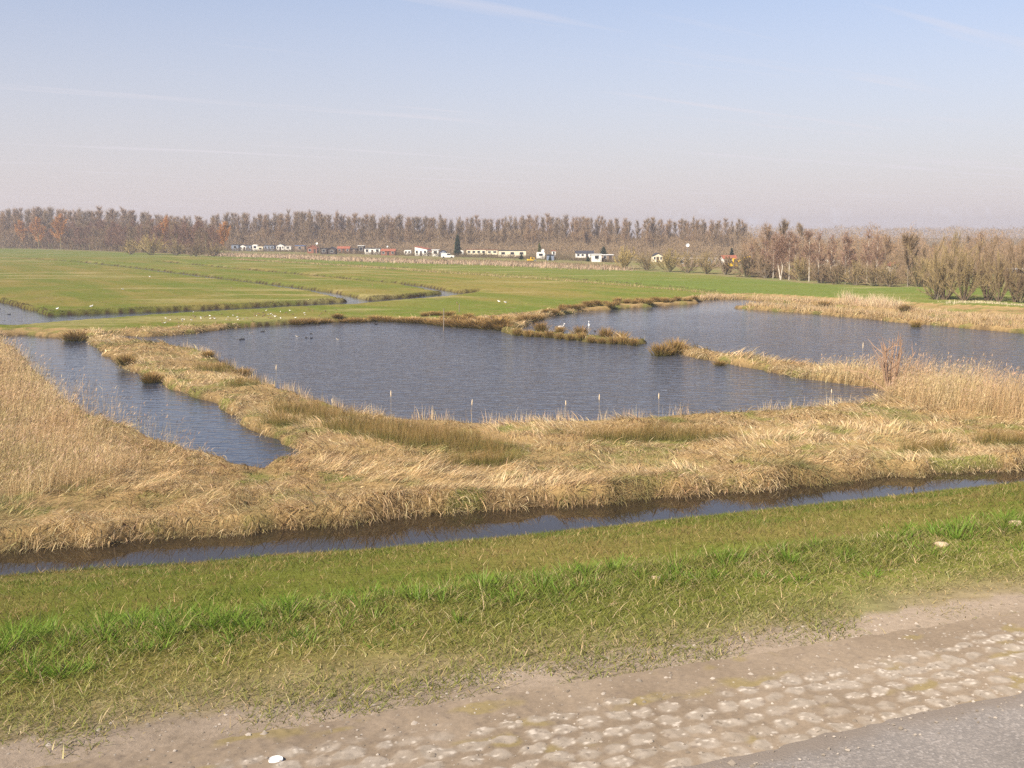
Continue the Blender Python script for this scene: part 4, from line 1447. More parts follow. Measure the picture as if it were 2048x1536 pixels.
# --- scrub between the huts, hedges behind the right trees
def thicket(n, px0, px1, pyb, d0, d1, h0, h1, w_, mat, label):
    px = rng.uniform(px0, px1, n)
    yb = np.array([G(a, b, .5)[1] for a, b in zip(px, np.interp(px, *pyb))])
    yv = yb + rng.uniform(d0, d1, n)
    top = h0 + (h1 - h0) * fbm(px * .035, yv * .02, 171, 3) ** 1.5
    zt = rng.uniform(0, 1, n) * top
    P0 = np.stack([(px - CX) / FPX * yv, yv, .35 + zt], -1)
    o = twigs_mesh('thicket', P0, unit(rng.normal(0, .5, (n, 3)) + np.array([0, 0, .8])), rng.uniform(.3, 1.1, n), np.full(n, w_), mat, None)
    return tag(o, label, 'thicket', kind='stuff')


PB = ([425, 560, 700, 850, 1000, 1130, 1245, 1500, 1650, 1800, 2000, 2300], [510, 513, 519, 524, 528, 534, 540, 556, 567, 573, 578, 585])
thicket(9000, 440, 1240, PB, 2, 16, .2, 1.1, .07, TW_BRN, 'low brown scrub and garden hedges between the huts and trailers')
thicket(46000, 440, 1480, PB, 125, 190, 2.0, 9.5, .085, TW_POP2, 'grey brown hedge growth behind the huts and trailers')
thicket(20000, 1480, 1880, PB, 4, 26, .5, 3.6, .045, TW_BRN, 'brown thicket under the birches')
thicket(60000, 1480, 2500, PB, 60, 140, 3.0, 14.5, .065, TW_POP, 'brown wooded hedge far behind the birches and willows')

thicket(34000, 1500, 2400, ([1500, 1800, 1870, 2400], [545, 553, 556, 562]), 0, 30, 1.0, 7.5, .045, TW_BRN, 'tangled brown scrub between the birches and the distant hedge')

n = 34000
px = rng.uniform(1380, 2700, n); yv = rng.uniform(820, 1100, n)
P0 = np.stack([(px - CX) / FPX * yv, yv, .3 + rng.uniform(0, 1, n) * (7 + 9 * fbm(px * .03, yv * .01, 181, 3))], -1)
o = twigs_mesh('forest', P0, unit(rng.normal(0, .5, (n, 3)) + np.array([0, 0, .9])), rng.uniform(1.0, 2.6, n), np.full(n, .26), TW_POP2, None)
tag(o, 'hazy far off wood on the horizon at the right', 'wood', kind='stuff')

HB = ([440, 600, 700, 800, 900, 1050, 1200, 1260], [503, 505, 509, 512, 515, 519, 525, 528])
thicket(15000, 452, 1255, HB, 4, 16, .3, 2.4, .07, TW_DRK, 'dark garden hedges filling the gaps between the huts')

# --- bare shrub in the right reeds
sb = bare_tree('bare_shrub', 4, 'shrub', 220, .010, bark_mat('reddish_bark', (.40, .26, .17), (.33, .22, .15)), TW_BIR)
x, y = G(1782, 778, .3)
sb.place((x, y, .2), 1.0, (1.35, 1.35, (zat(652, y) - .2) / 4.0), 'bare reddish shrub standing up out of the right reed bed', 'shrub')


# ------------------------------------------------------------------ rush tufts one can count
def rush_tuft(kind):
    n = 420
    a = rng.uniform(0, 2 * PI, n); r_ = np.abs(nrm(n, .22))
    P_ = np.stack([r_ * np.cos(a), r_ * np.sin(a), np.zeros(n)], -1)
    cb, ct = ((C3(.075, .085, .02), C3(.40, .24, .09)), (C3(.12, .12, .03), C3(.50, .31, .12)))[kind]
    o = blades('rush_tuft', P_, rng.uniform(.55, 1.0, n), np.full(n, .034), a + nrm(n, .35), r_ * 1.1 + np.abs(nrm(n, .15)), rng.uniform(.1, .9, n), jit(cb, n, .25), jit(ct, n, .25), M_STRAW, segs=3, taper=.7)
    return Proto(o, [])


RT = [rush_tuft(0), rush_tuft(1), rush_tuft(0)]


def tuft(px, py, s_, label, group=None, k=None, wide=1.0):
    x, y = G(px, py, .1)
    z, _ = ground(np.array([x]), np.array([y]))
    return RT[rng.integers(0, 3) if k is None else k].place((x, y, max(-.05, float(z[0])) - .04), rng.uniform(0, 6), (s_ * wide, s_ * wide, s_), label, 'rush tuft', group)


SPL = 'brown and green rush tuft on the narrow spit between the two lakes'
for i in range(12):
    t = i / 11
    px = 1035 + 232 * t; py = np.interp(px, [1005, 1035, 1090, 1150, 1210, 1268], [660, 669, 673, 679, 685, 688]) + rng.uniform(-1, 1)
    tuft(px, py, rng.uniform(.75, 1.25), SPL, 'rush tufts on the spit', wide=.85)
for px, py, s_ in ((1082, 668, 1.3), (1160, 670, 1.4), (1212, 676, 1.5), (1242, 680, 1.3), (1120, 670, 1.0)):
    tuft(px, py, s_, SPL, 'rush tufts on the spit', wide=.9)
tuft(1321, 709, 1.45, 'round rush tuft standing in the water between the spit and the right tongue', 'rush tufts in the gap', 0, 1.0)
tuft(1338, 708, 1.0, 'low middle tuft of the three in the gap between the lakes', 'rush tufts in the gap', 0, .9)
tuft(1350, 705, 1.75, 'biggest leaning tuft at the tip of the right tongue', 'rush tufts in the gap', 1, .9)
FBL = 'dark rush tuft along the far shore of the lake below the grazed bank'
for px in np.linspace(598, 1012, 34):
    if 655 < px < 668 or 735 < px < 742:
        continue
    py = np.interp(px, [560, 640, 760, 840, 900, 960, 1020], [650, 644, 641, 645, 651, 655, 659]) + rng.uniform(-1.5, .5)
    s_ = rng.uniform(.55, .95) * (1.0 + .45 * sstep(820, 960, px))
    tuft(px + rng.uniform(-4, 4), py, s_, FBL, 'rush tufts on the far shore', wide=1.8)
for px in np.linspace(850, 1010, 14):
    py = np.interp(px, [840, 900, 960, 1020], [640, 643, 645, 647]) + rng.uniform(-3, 3)
    tuft(px, py, rng.uniform(.5, .85), FBL, 'rush tufts on the far shore', k=1, wide=1.5)
FBL2 = 'brown rush tuft along the far shore of the right lake'
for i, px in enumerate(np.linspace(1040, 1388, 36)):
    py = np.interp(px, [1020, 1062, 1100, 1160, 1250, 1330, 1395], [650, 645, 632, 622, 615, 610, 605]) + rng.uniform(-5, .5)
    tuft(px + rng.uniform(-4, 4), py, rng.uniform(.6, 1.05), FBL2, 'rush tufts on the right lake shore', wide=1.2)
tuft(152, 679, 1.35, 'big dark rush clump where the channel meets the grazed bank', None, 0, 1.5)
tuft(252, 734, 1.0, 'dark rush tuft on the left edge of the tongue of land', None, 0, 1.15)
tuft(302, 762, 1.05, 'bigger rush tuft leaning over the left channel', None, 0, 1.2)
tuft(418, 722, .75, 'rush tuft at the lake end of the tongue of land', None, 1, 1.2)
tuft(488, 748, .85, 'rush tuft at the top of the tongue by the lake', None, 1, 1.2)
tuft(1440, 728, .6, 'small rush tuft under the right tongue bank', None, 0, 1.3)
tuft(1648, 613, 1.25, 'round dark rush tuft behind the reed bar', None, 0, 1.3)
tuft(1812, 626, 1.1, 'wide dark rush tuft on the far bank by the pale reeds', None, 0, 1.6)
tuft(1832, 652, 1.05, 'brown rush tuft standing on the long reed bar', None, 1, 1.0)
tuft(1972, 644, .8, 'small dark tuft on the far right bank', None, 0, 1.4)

# ------------------------------------------------------------------ bulrush heads
M_FLUFF = flat_mat('bulrush_fluff', (.72, .58, .40), .9, var=.2, scale=40)
M_STALK = flat_mat('bulrush_stalk', (.58, .46, .28), .8)


def bulrush():
    root = empty('bulrush', (0, 0, 0))
    mb = MB(); mb.tube([(0, 0, -.1), (.03, 0, .7), (.06, .02, 1.38)], [.006, .005, .004], 5)
    o1 = mb.build('stem', M_STALK, root)
    mb = MB(); mb.tube([(.05, .015, 1.16), (.055, .016, 1.2), (.06, .02, 1.28), (.07, .02, 1.36), (.072, .02, 1.42)], [.005, .019, .030, .022, .005], 7)
    o2 = mb.build('seed_head', M_FLUFF, root, True)
    return Proto(root, [(o1, []), (o2, [])])


BR = bulrush()
for px, pyt, pyb, lab in ((552, 729, 792, 'tall bulrush with pale head where the tongue meets the lake'), (668, 797, 850, 'bulrush with white burst head among the dark rushes'),
                          (783, 780, 858, 'bulrush with fluffy head left of the lake middle'), (942, 798, 870, 'bulrush with fat white head near the lake middle'),
                          (1197, 788, 862, 'leaning bulrush with pale head before the lake'), (1132, 800, 862, 'thin bulrush left of the leaning one'),
                          (1317, 786, 856, 'bulrush with small head beside the dark stalks'), (1662, 778, 828, 'bulrush with white head at the right corner of the lake'),
                          (1722, 684, 760, 'bulrush with pale head rising from the right reeds')):
    x, y = G(px, pyb, .15)
    BR.place((x, y, .1), rng.uniform(0, 6), (1, 1, (zat(pyt, y) - .1) / 1.42), lab, 'bulrush', 'bulrushes by the lake')

# wooden posts in the far shore
M_WOOD = flat_mat('weathered_wood', (.22, .18, .14), .9)
for px, pb, pt, lab in ((887, 657, 617, 'thin weathered post leaning at the waterline of the far shore'), (918, 630, 608, 'thin post standing on the grass behind the far shore')):
    x, y = G(px, pb, .2)
    mb = MB(); hh = zat(pt, y)
    mb.tube([(0, 0, -.5), (.03, 0, hh * .5), (.05, 0, hh)], [.06, .055, .05], 6)
    o = mb.build('wooden_post', M_WOOD); o.location = (x, y, 0)
    tag(o, lab, 'post')

# ------------------------------------------------------------------ birds
M_WHITE = flat_mat('white_plumage', (.86, .84, .80), .7)
M_BLACK = flat_mat('black_plumage', (.035, .033, .035), .6)
M_BROWNP = flat_mat('brown_plumage', (.20, .15, .10), .7)
M_BILL = flat_mat('bill', (.70, .30, .08), .5)


def water_bird(name, body, head, bill, L, neck):
    """body with tail, neck and head as one skin; the bill apart"""
    mb = MB()
    n = 9
    prof = [(-.55, .02, .12), (-.44, .08, .10), (-.25, .19, .06), (0, .24, .03), (.25, .20, .04), (.38, .13, .10), (.44, .085, .18), (.47, .07, .18 + neck * .5), (.52, .065, .18 + neck * .9),
            (.60, .085, .22 + neck), (.68, .06, .22 + neck), (.72, .02, .20 + neck)]
    mb.tube([(x * L, 0, z * L) for x, r_, z in prof], [r_ * L * .9 for x, r_, z in prof], n)
    root = mb.build(name, [body], None, True)
    mb = MB(); mb.tube([(.70 * L, 0, (.20 + neck) * L), (.84 * L, 0, (.17 + neck) * L)], [.035 * L, .012 * L], 5)
    o2 = mb.build('bill', bill, root)
    tr = [(o2, [])]
    mb = MB()
    for sg in (-1, 1):
        mb.tube([(.22 * L, sg * .15 * L, .12 * L), (-.1 * L, sg * .20 * L, .17 * L), (-.5 * L, sg * .06 * L, .16 * L)], [.03 * L, .075 * L, .012 * L], 5)
    o3 = mb.build('wing', head, root, True)
    tr.append((o3, []))
    return Proto(root, tr)


swan = water_bird('swan', M_WHITE, M_WHITE, M_BILL, .8, .42)
for px, py, rz, lab, s_ in ((1122, 654, 0.2, 'white waterbird floating sideways on the right lake behind the spit', (.8, .8, .7)), (1178, 652, 1.6, 'white waterbird with raised head seen end on behind the spit', (.6, .6, .95))):
    x, y = G(px, py, 0)
    swan.place((x, y, .0), rz, s_, lab, 'bird')
coot = water_bird('coot', M_BLACK, M_BLACK, M_WHITE, .42, .16)
DUCKL = [(480, 680, 'dark coot left of a pair swimming near the tongue of land'), (486, 679, 'dark coot right of a pair swimming near the tongue of land'), (525, 664, 'single dark coot nearest the far shore on the left'),
         (622, 668, 'dark coot at the back of the group of ducks'), (623, 677, 'dark coot at the front of the group of ducks'), (612, 676, 'dark coot in the middle of the group of ducks'),
         (-2, 618, 'dark coot on the pale water at the far left edge'), (18, 629, 'dark coot on the pale water above the left reeds'),
         (718, 648, 'small coot close under the far bank by the rushes'), (752, 649, 'small coot alone by the far bank'), (1190, 663, 'dark coot at the edge of the spit')]
for px, py, lab in DUCKL:
    x, y = G(px, py, 0)
    coot.place((x, y, 0), rng.uniform(0, 6), rng.uniform(.85, 1.05), lab, 'coot', 'coots on the water')
M_PALEP = flat_mat('pale_grey_plumage', (.42, .38, .33), .7)
duck = water_bird('duck', M_PALEP, M_BLACK, M_BILL, .42, .10)
for px, py, rz, lab in ((501, 666, .3, 'pale and dark duck swimming near the far shore'), (676, 679, 2.6, 'pale duck swimming alone right of the group'), (595, 673, 3.0, 'pale duck leading the group of dark coots'),
                        (1486, 620, .2, 'pale duck at the tip of the long reed bar'), (688, 642, .4, 'pale duck at the foot of the far bank')):
    x, y = G(px, py, 0)
    duck.place((x, y, 0), rz, .75, lab, 'duck', 'ducks on the lake')


def wader(name, mats):
    mb = MB()
    mb.tube([(-.19, 0, .21), (-.1, 0, .20), (0, 0, .20), (.09, 0, .22), (.13, 0, .27), (.16, 0, .31), (.20, 0, .31)], [.012, .06, .078, .06, .035, .045, .015], 7)
    root = mb.build(name, mats, None, True)
    tr = []
    for sg in (-1, 1):
        mb = MB(); mb.tube([(0, sg * .03, .15), (.01, sg * .03, .07), (0, sg * .03, 0)], .009, 4)
        tr.append((mb.build('leg', M_BILL, root), []))
    return Proto(root, tr)


gull, lap = wader('gull', M_WHITE), wader('lapwing', M_BROWNP)
nb = 0
for i in range(84):
    px = rng.uniform(320, 680); py = np.interp(px, [320, 680], [646, 628]) + rng.normal(0, 5.0) - 1
    x, y = G(px, py, .5)
    if sdw(np.array([x]), np.array([y]))[0] < .8:
        continue
    z, _ = ground(np.array([x]), np.array([y]))
    if i % 5 < 2:
        gull.place((x, y, float(z[0])), rng.uniform(0, 6), .62, 'small white bird resting in the flock on the grassy strip above the lake', 'gull', 'white birds on the grassy strip')
    else:
        lap.place((x, y, float(z[0])), rng.uniform(0, 6), .7, 'small brown bird standing in the flock on the grassy strip above the lake', 'lapwing', 'brown birds on the grassy strip')
for px, py, lab in ((246, 582, 'white gull alone in the left pasture'), (300, 556, 'white gull farther back in the left pasture'), (95, 512, 'white gull far off near the wood'),
                    (115, 622, 'pale bird at the corner of the left pasture bank'), (183, 617, 'pale bird on the left pasture above the dark bank'), (1011, 609, 'white bird on the meadow near the spit'), (998, 607, 'white bird left of another on the meadow')):
    x, y = G(px, py, .5)
    z, _ = ground(np.array([x]), np.array([y]))
    gull.place((x, y, float(z[0])), rng.uniform(0, 6), 1.15, lab, 'gull')
for px, py, lab in ((463, 579, 'dark bird in the left pasture'), (745, 573, 'dark bird in the middle pasture'), (914, 610, 'dark bird on the meadow above the posts'), (640, 538, 'dark bird far out in the third pasture'), (1000, 558, 'dark bird beyond the second ditch')):
    x, y = G(px, py, .5)
    z, _ = ground(np.array([x]), np.array([y]))
    lap.place((x, y, float(z[0])), rng.uniform(0, 6), 1.1, lab, 'lapwing')

# ------------------------------------------------------------------ holiday park
WHITE = flat_mat('white_painted_wall', (.82, .79, .72), .6, var=.06)
CREAM = flat_mat('cream_wall', (.78, .69, .50), .6, var=.08)
BLUEG = flat_mat('blue_grey_boards', (.20, .24, .32), .7)
DARKW = flat_mat('dark_boards', (.07, .055, .05), .8)
REDBR = flat_mat('red_brown_boards', (.26, .11, .07), .8)
BROWNW = flat_mat('brown_boards', (.26, .19, .14), .8)
PALER = flat_mat('weathered_pale_roof', (.42, .34, .27), .8)
REDT = flat_mat('red_roof_tiles', (.36, .125, .075), .8, var=.2, scale=8)
DARKR = flat_mat('dark_roofing', (.06, .06, .075), .8)
WROOF = flat_mat('white_roof_sheet', (.80, .79, .76), .5)
BLUER = flat_mat('blue_tarpaulin', (.10, .20, .45), .5)
GLASSD = flat_mat('dark_window_glass', (.03, .035, .045), .1, var=.02, spec=.6)
FRAMEW = flat_mat('white_frame', (.80, .79, .75), .5)
METAL = flat_mat('grey_metal', (.45, .45, .46), .4, .6)
RUBBER = flat_mat('black_rubber', (.03, .03, .03), .8)
YELL = flat_mat('yellow_machine_paint', (.80, .50, .03), .4)


def spot(px0, px1, pyb, dy=0.0):
    yv = G(px0, pyb, .5)[1] + dy
    return xat(px0, yv), xat(px1, yv), yv


def hut(name, px0, px1, pyt, pyb, wall, roof, label, cat='hut', depth=4.0, shape='flat', nwin=2, door=True, rz=0.0, win=GLASSD):
    """a small building: walls, roof, windows with frames, a door"""
    xa_, xb_, yv = spot(px0, px1, pyb)
    W = xb_ - xa_
    Ht = max(1.9, zat(pyt, yv) - .5)
    root = empty(name, ((xa_ + xb_) / 2, yv, .45), rz)
    eave = Ht if shape == 'flat' else Ht * .72
    mb = MB()
    h2 = W / 2
    if shape == 'gable_front':
        mb.prism([(-h2, 0), (h2, 0), (h2, eave), (0, Ht - .12), (-h2, eave)], 0, depth)
    elif shape == 'mono':
        mb.prism([(-h2, 0), (h2, 0), (h2, eave), (-h2, Ht - .1)], 0, depth)
    elif shape == 'gable_side':
        i = len(mb.v)
        mb.v += [(-h2, 0, 0), (h2, 0, 0), (h2, depth, 0), (-h2, depth, 0), (-h2, 0, eave), (h2, 0, eave), (h2, depth, eave), (-h2, depth, eave), (-h2, depth / 2, Ht - .12), (h2, depth / 2, Ht - .12)]
        mb.f += [(0, 1, 5, 4), (1, 2, 6, 9, 5), (2, 3, 7, 6), (3, 0, 4, 8, 7)]; mb.m += [0] * 4
    else:
        mb.box(-h2, h2, 0, depth, 0, Ht - .14)
    mb.build('wall', wall, root)
    mb = MB()
    ov = .22
    if shape == 'gable_front':
        for sg in (-1, 1):
            mb.prism([(sg * (h2 + ov), eave - .12), (0, Ht - .06), (0, Ht + .08), (sg * (h2 + ov), eave + .02)], -ov, depth + ov)
    elif shape == 'mono':
        sl_ = (Ht - eave) / W
        mb.prism([(-h2 - ov, Ht - .08 + sl_ * ov), (h2 + ov, eave + .02 - sl_ * ov), (h2 + ov, eave + .16 - sl_ * ov), (-h2 - ov, Ht + .06 + sl_ * ov)], -ov, depth + ov)
    elif shape == 'gable_side':
        for sg in (0, 1):
            y0_, y1_ = (-ov, depth / 2) if sg == 0 else (depth + ov, depth / 2)
            mb.poly([(-h2 - ov, y0_, eave - .1), (h2 + ov, y0_, eave - .1), (h2 + ov, y1_, Ht), (-h2 - ov, y1_, Ht)])
            mb.poly([(-h2 - ov, y0_, eave - .02), (h2 + ov, y0_, eave - .02), (h2 + ov, y1_, Ht + .1), (-h2 - ov, y1_, Ht + .1)])
            mb.poly([(-h2 - ov, y0_, eave - .1), (h2 + ov, y0_, eave - .1), (h2 + ov, y0_, eave - .02), (-h2 - ov, y0_, eave - .02)])
    else:
        mb.box(-h2 - ov, h2 + ov, -ov, depth + ov, Ht - .135, Ht + .03)
    mb.build('roof', roof, root)
    slots = nwin + (1 if door else 0)
    for k in range(slots):
        cx_ = -h2 + W * (k + .5) / max(slots, 1)
        ww = min(1.2, W / max(slots, 1) * .5)
        if door and k == slots // 2:
            mb = MB(); mb.box(cx_ - .42, cx_ + .42, -.05, -.003, .08, min(1.95, eave - .3))
            mb.build('door', DARKW if wall is not DARKW else BROWNW, root)
        else:
            z0_, z1_ = eave * .42, eave * .82
            mb = MB()
            for (a0, a1, b0, b1) in ((-.06, ww + .06, -.06, 0), (-.06, ww + .06, z1_ - z0_, z1_ - z0_ + .06), (-.06, 0, 0, z1_ - z0_), (ww, ww + .06, 0, z1_ - z0_)):
                mb.box(cx_ - ww / 2 + a0, cx_ - ww / 2 + a1, -.07, -.003, z0_ + b0, z0_ + b1)
            fr = mb.build('window', FRAMEW, root)
            mb = MB(); mb.box(cx_ - ww / 2, cx_ + ww / 2, -.04, -.004, z0_, z1_)
            mb.build('pane', win, fr)
    return tag(root, label, cat)


def caravan(name, px0, px1, pyt, pyb, body, label, cat='caravan', nwin=3, roof=None, depth=2.4, front=False):
    xa_, xb_, yv = spot(px0, px1, pyb)
    W = xb_ - xa_
    Ht = max(2.0, zat(pyt, yv) - .5)
    root = empty(name, ((xa_ + xb_) / 2, yv, .45))
    h2 = W / 2; z0 = .35
    mb = MB()
    rr = min(.35, W * .2)
    prof = [(-h2 + .15, z0), (h2 - .15, z0), (h2, z0 + .35), (h2, Ht - rr), (h2 - rr * .3, Ht - rr * .3), (h2 - rr, Ht), (-h2 + rr, Ht), (-h2 + rr * .3, Ht - rr * .3), (-h2, Ht - rr), (-h2, z0 + .35)]
    mb.prism(prof, 0, depth)
    mb.build('body', body, root)
    if roof:
        mb = MB(); mb.box(-h2 - .15, h2 + .15, -.2, depth + .2, Ht + .005, Ht + .16); mb.build('roof', roof, root)
    for k in range(nwin):
        cx_ = -h2 + W * (k + .5) / nwin
        ww = min(1.3, W / nwin * .55)
        za, zb = z0 + (Ht - z0) * .42, z0 + (Ht - z0) * .78
        mb = MB()
        for (a0, a1, b0, b1) in ((-.05, ww + .05, -.05, 0), (-.05, ww + .05, zb - za, zb - za + .05), (-.05, 0, 0, zb - za), (ww, ww + .05, 0, zb - za)):
            mb.box(cx_ - ww / 2 + a0, cx_ - ww / 2 + a1, -.06, -.003, za + b0, za + b1)
        fr = mb.build('window', FRAMEW, root)
        mb = MB(); mb.box(cx_ - ww / 2, cx_ + ww / 2, -.035, -.004, za, zb); mb.build('pane', GLASSD, fr)
    for sg in (-.18, .18) if W > 5 else (0,):
        mb = MB(); mb.tube([(sg * W, .05, .33), (sg * W, .25, .33)], .33, 12); mb.build('wheel', RUBBER, root)
    return tag(root, label, cat)


hut('garden_hut', 478, 492, 489, 501, WHITE, DARKR, 'small white hut between the blue grey sheds', shape='gable_front', nwin=1, door=True, depth=3)
hut('shed', 463, 477, 489, 502, BLUEG, DARKR, 'short blue grey shed left of the small white hut', 'shed', nwin=1, door=False)
hut('shed', 493, 507, 490, 502, BLUEG, DARKR, 'blue grey shed right of the small white hut', 'shed', nwin=2, door=False)
caravan('caravan', 505, 515, 489, 503, WHITE, 'narrow white caravan by the blue grey sheds', nwin=1)
caravan('caravan', 515, 526, 493, 503, CREAM, 'cream caravan half hidden beside the blue shed', nwin=1)
hut('shed', 528, 548, 490, 502, BLUEG, DARKR, 'long blue grey shed left of the white gabled chalet', 'shed', nwin=3, door=False)
hut('chalet', 553, 568, 487, 501, WHITE, DARKR, 'white gabled chalet behind the dry reeds', 'chalet', shape='gable_front', nwin=2, door=True)
hut('chalet_annexe', 569, 582, 492, 501, WHITE, WROOF, 'low white annexe right of the gabled chalet', 'annexe', nwin=1, door=False)
hut('shed', 590, 609, 491, 503, BROWNW, BLUER, 'shed covered with a bright blue tarpaulin', 'shed', nwin=1, door=False)
hut('garden_hut', 615, 634, 491, 507, REDBR, REDT, 'dark red gabled hut left of the black huts', shape='gable_front', nwin=1)
hut('shed', 641, 654, 496, 509, DARKW, DARKR, 'black hut left of a pair', 'shed', nwin=1, door=False)
hut('shed', 656, 671, 494, 509, DARKW, DARKR, 'black hut right of a pair', 'shed', nwin=1, door=False, shape='gable_front')
hut('garden_hut', 675, 699, 493, 506, REDBR, REDT, 'reddish brown hut with tiled roof right of the black huts', shape='gable_side', nwin=2)
hut('shed', 702, 714, 497, 508, DARKW, DARKR, 'dark shed left of the white topped carport', 'shed', nwin=0, door=True)
hut('carport', 716, 728, 491, 508, DARKW, WROOF, 'dark shed with a bright white roof edge', 'carport', nwin=1, door=False)
hut('chalet', 729, 760, 496, 509, WHITE, DARKR, 'white chalet with dark flat roof and two openings', 'chalet', nwin=2)
hut('carport', 762, 790, 498, 511, REDBR, REDT, 'low red roofed carport right of the dark roofed chalet', 'carport', shape='gable_side', nwin=2)
caravan('caravan', 808, 822, 500, 511, WHITE, 'white caravan left of the red roofed house', nwin=2)
hut('house', 829, 855, 493, 512, WHITE, REDT, 'white house with a sloping red roof', 'house', shape='mono', nwin=2, depth=5, rz=-.25)
hut('house_annexe', 856, 863, 502, 512, WHITE, REDT, 'low red roofed annexe of the white house', 'annexe', nwin=1, door=False)
hut('garden_hut', 864, 877, 499, 513, WHITE, WROOF, 'white hut with a big dark opening', nwin=1, door=False)
hut('shed', 879, 892, 500, 513, BLUEG, DARKR, 'blue grey shed with gabled roof behind the white van', 'shed', shape='gable_front', nwin=1, door=False)
caravan('caravan', 915, 927, 501, 511, WHITE, 'small white caravan right of the big dark conifer', nwin=1)
caravan('trailer', 933, 972, 499, 512, CREAM, 'long pale trailer with four windows', 'trailer', nwin=4, roof=REDBR)
caravan('trailer', 973, 995, 500, 511, CREAM, 'shorter pale trailer in the middle of three', 'trailer', nwin=2, roof=REDBR)
caravan('trailer', 997, 1052, 501, 516, CREAM, 'longest cream trailer with a dark roof', 'trailer', nwin=3, roof=DARKR)
caravan('caravan', 1073, 1090, 504, 519, WHITE, 'white caravan front with one big window', nwin=1)
hut('shed', 1094, 1108, 511, 521, BLUEG, DARKR, 'low dark blue shed right of the caravan front', 'shed', nwin=0, door=False)
hut('shed', 1104, 1111, 501, 513, WHITE, REDT, 'tiny white hut showing above the bushes', 'shed', nwin=1, door=False)
hut('chalet', 1152, 1187, 502, 516, WHITE, DARKR, 'wide white chalet behind the dark hedge', 'chalet', shape='gable_side', nwin=3)
hut('chalet', 1184, 1203, 508, 524, WHITE, WROOF, 'white chalet with a double window next to the willows', 'chalet', nwin=1, door=False)
hut('porch', 1204, 1226, 509, 523, BROWNW, WROOF, 'open porch with white roof right of the white chalet', 'porch', nwin=1, door=True)
hut('garden_hut', 1306, 1325, 506, 524, CREAM, DARKR, 'cream gabled hut seen over the willow bushes', shape='gable_front', nwin=2)
hut('long_shed', 1355, 1441, 516, 534, BROWNW, PALER, 'long low brown shed with a pale roof edge', 'shed', nwin=5)
hut('house', 1446, 1473, 511, 530, WHITE, REDT, 'red roofed house left of the birches', 'house', shape='gable_side', nwin=2)
caravan('caravan', 1634, 1656, 519, 534, WHITE, 'white caravan seen between the birch stems', nwin=2)
caravan('caravan', 1666, 1680, 521, 535, WHITE, 'smaller white caravan right behind a birch stem', nwin=1)
hut('garden_hut', 1784, 1800, 525, 546, WHITE, REDT, 'tiny white hut with a red roof between the bushes', shape='gable_front', nwin=1)
caravan('caravan', 1937, 1951, 531, 545, CREAM, 'pale caravan glimpsed through the right willows', nwin=1)
hut('garden_hut', 2032, 2050, 538, 556, BLUEG, WROOF, 'grey hut behind the rightmost willow', nwin=1, door=False)


# --- white van, diggers, masts
def van():
    xa_, xb_, yv = spot(886, 906, 516)
    root = empty('van', ((xa_ + xb_) / 2, yv - 1.5, .45))
    L = 4.6
    mb = MB()
    mb.prism([(-L / 2, .35), (L / 2, .35), (L / 2, .95), (L / 2 - .9, 1.05), (L / 2 - 1.5, 1.72), (-L / 2 + .15, 1.78), (-L / 2, 1.4)], -.85, .85)
    mb.build('body', WHITE, root)
    mb = MB(); mb.prism([(-.2, 1.1), (L / 2 - 1.0, 1.1), (L / 2 - 1.5, 1.62), (-.2, 1.66)], -.862, -.852); mb.build('window', GLASSD, root)
    mb = MB(); mb.poly([(L / 2 - .93, -.75, 1.09), (L / 2 - .93, .75, 1.09), (L / 2 - 1.46, .7, 1.70), (L / 2 - 1.46, -.7, 1.70)]); mb.build('windscreen', GLASSD, root)
    for sx_ in (-1.45, 1.4):
        for sy_ in (-.86, .70):
            mb = MB(); mb.tube([(sx_, sy_, .34), (sx_, sy_ + .16, .34)], .34, 12); mb.build('wheel', RUBBER, root)
    return tag(root, 'white van parked at the edge of the holiday park', 'van')


van()


def digger(px, pyb, s_, rz, label, arm):
    x, y = G(px, pyb, .5)
    root = empty('digger', (x, y, .45), rz, s_)
    for sg in (-1, 1):
        mb = MB(); mb.prism([(-1.3, .2), (-1.1, 0), (1.1, 0), (1.3, .2), (1.3, .45), (1.1, .65), (-1.1, .65), (-1.3, .45)], sg * .95 - .25, sg * .95 + .25)
        mb.build('track', RUBBER, root)
    mb = MB(); mb.prism([(-1.5, .75), (1.1, .75), (1.1, 1.35), (-.2, 1.45), (-1.3, 1.6), (-1.6, 1.3)], -1.0, 1.0); mb.build('body', YELL, root)
    mb = MB(); mb.prism([(.0, 1.452), (1.05, 1.362), (.9, 2.5), (.0, 2.6)], -.95, .0); cb_ = mb.build('cab', YELL, root)
    mb = MB(); mb.prism([(.12, 1.62), (.94, 1.56), (.82, 2.38), (.12, 2.44)], -.965, -.955); mb.build('window', GLASSD, cb_)
    mb = MB()
    for a, b in zip(arm[:-1], arm[1:]):
        mb.tube([(a[0], .35, a[1]), (b[0], .35, b[1])], [.20, .16], 4)
    mb.build('arm', YELL, root)
    mb = MB(); e_ = arm[-1]
    mb.prism([(e_[0] - .1, e_[1]), (e_[0] + .45, e_[1] - .15), (e_[0] + .3, e_[1] - .8), (e_[0] - .4, e_[1] - .55)], .0, .75); mb.build('bucket', METAL, root)
    return tag(root, label, 'digger')


digger(1061, 524, .62, .3, 'small yellow digger on the bank below the caravan front', [(1.0, 1.3), (2.0, 2.2), (2.6, 1.2)])
digger(1464, 538, 1.05, .15, 'yellow digger reaching right behind the bushes', [(1.0, 1.4), (3.0, 2.6), (4.6, 3.0), (5.0, 2.3)])


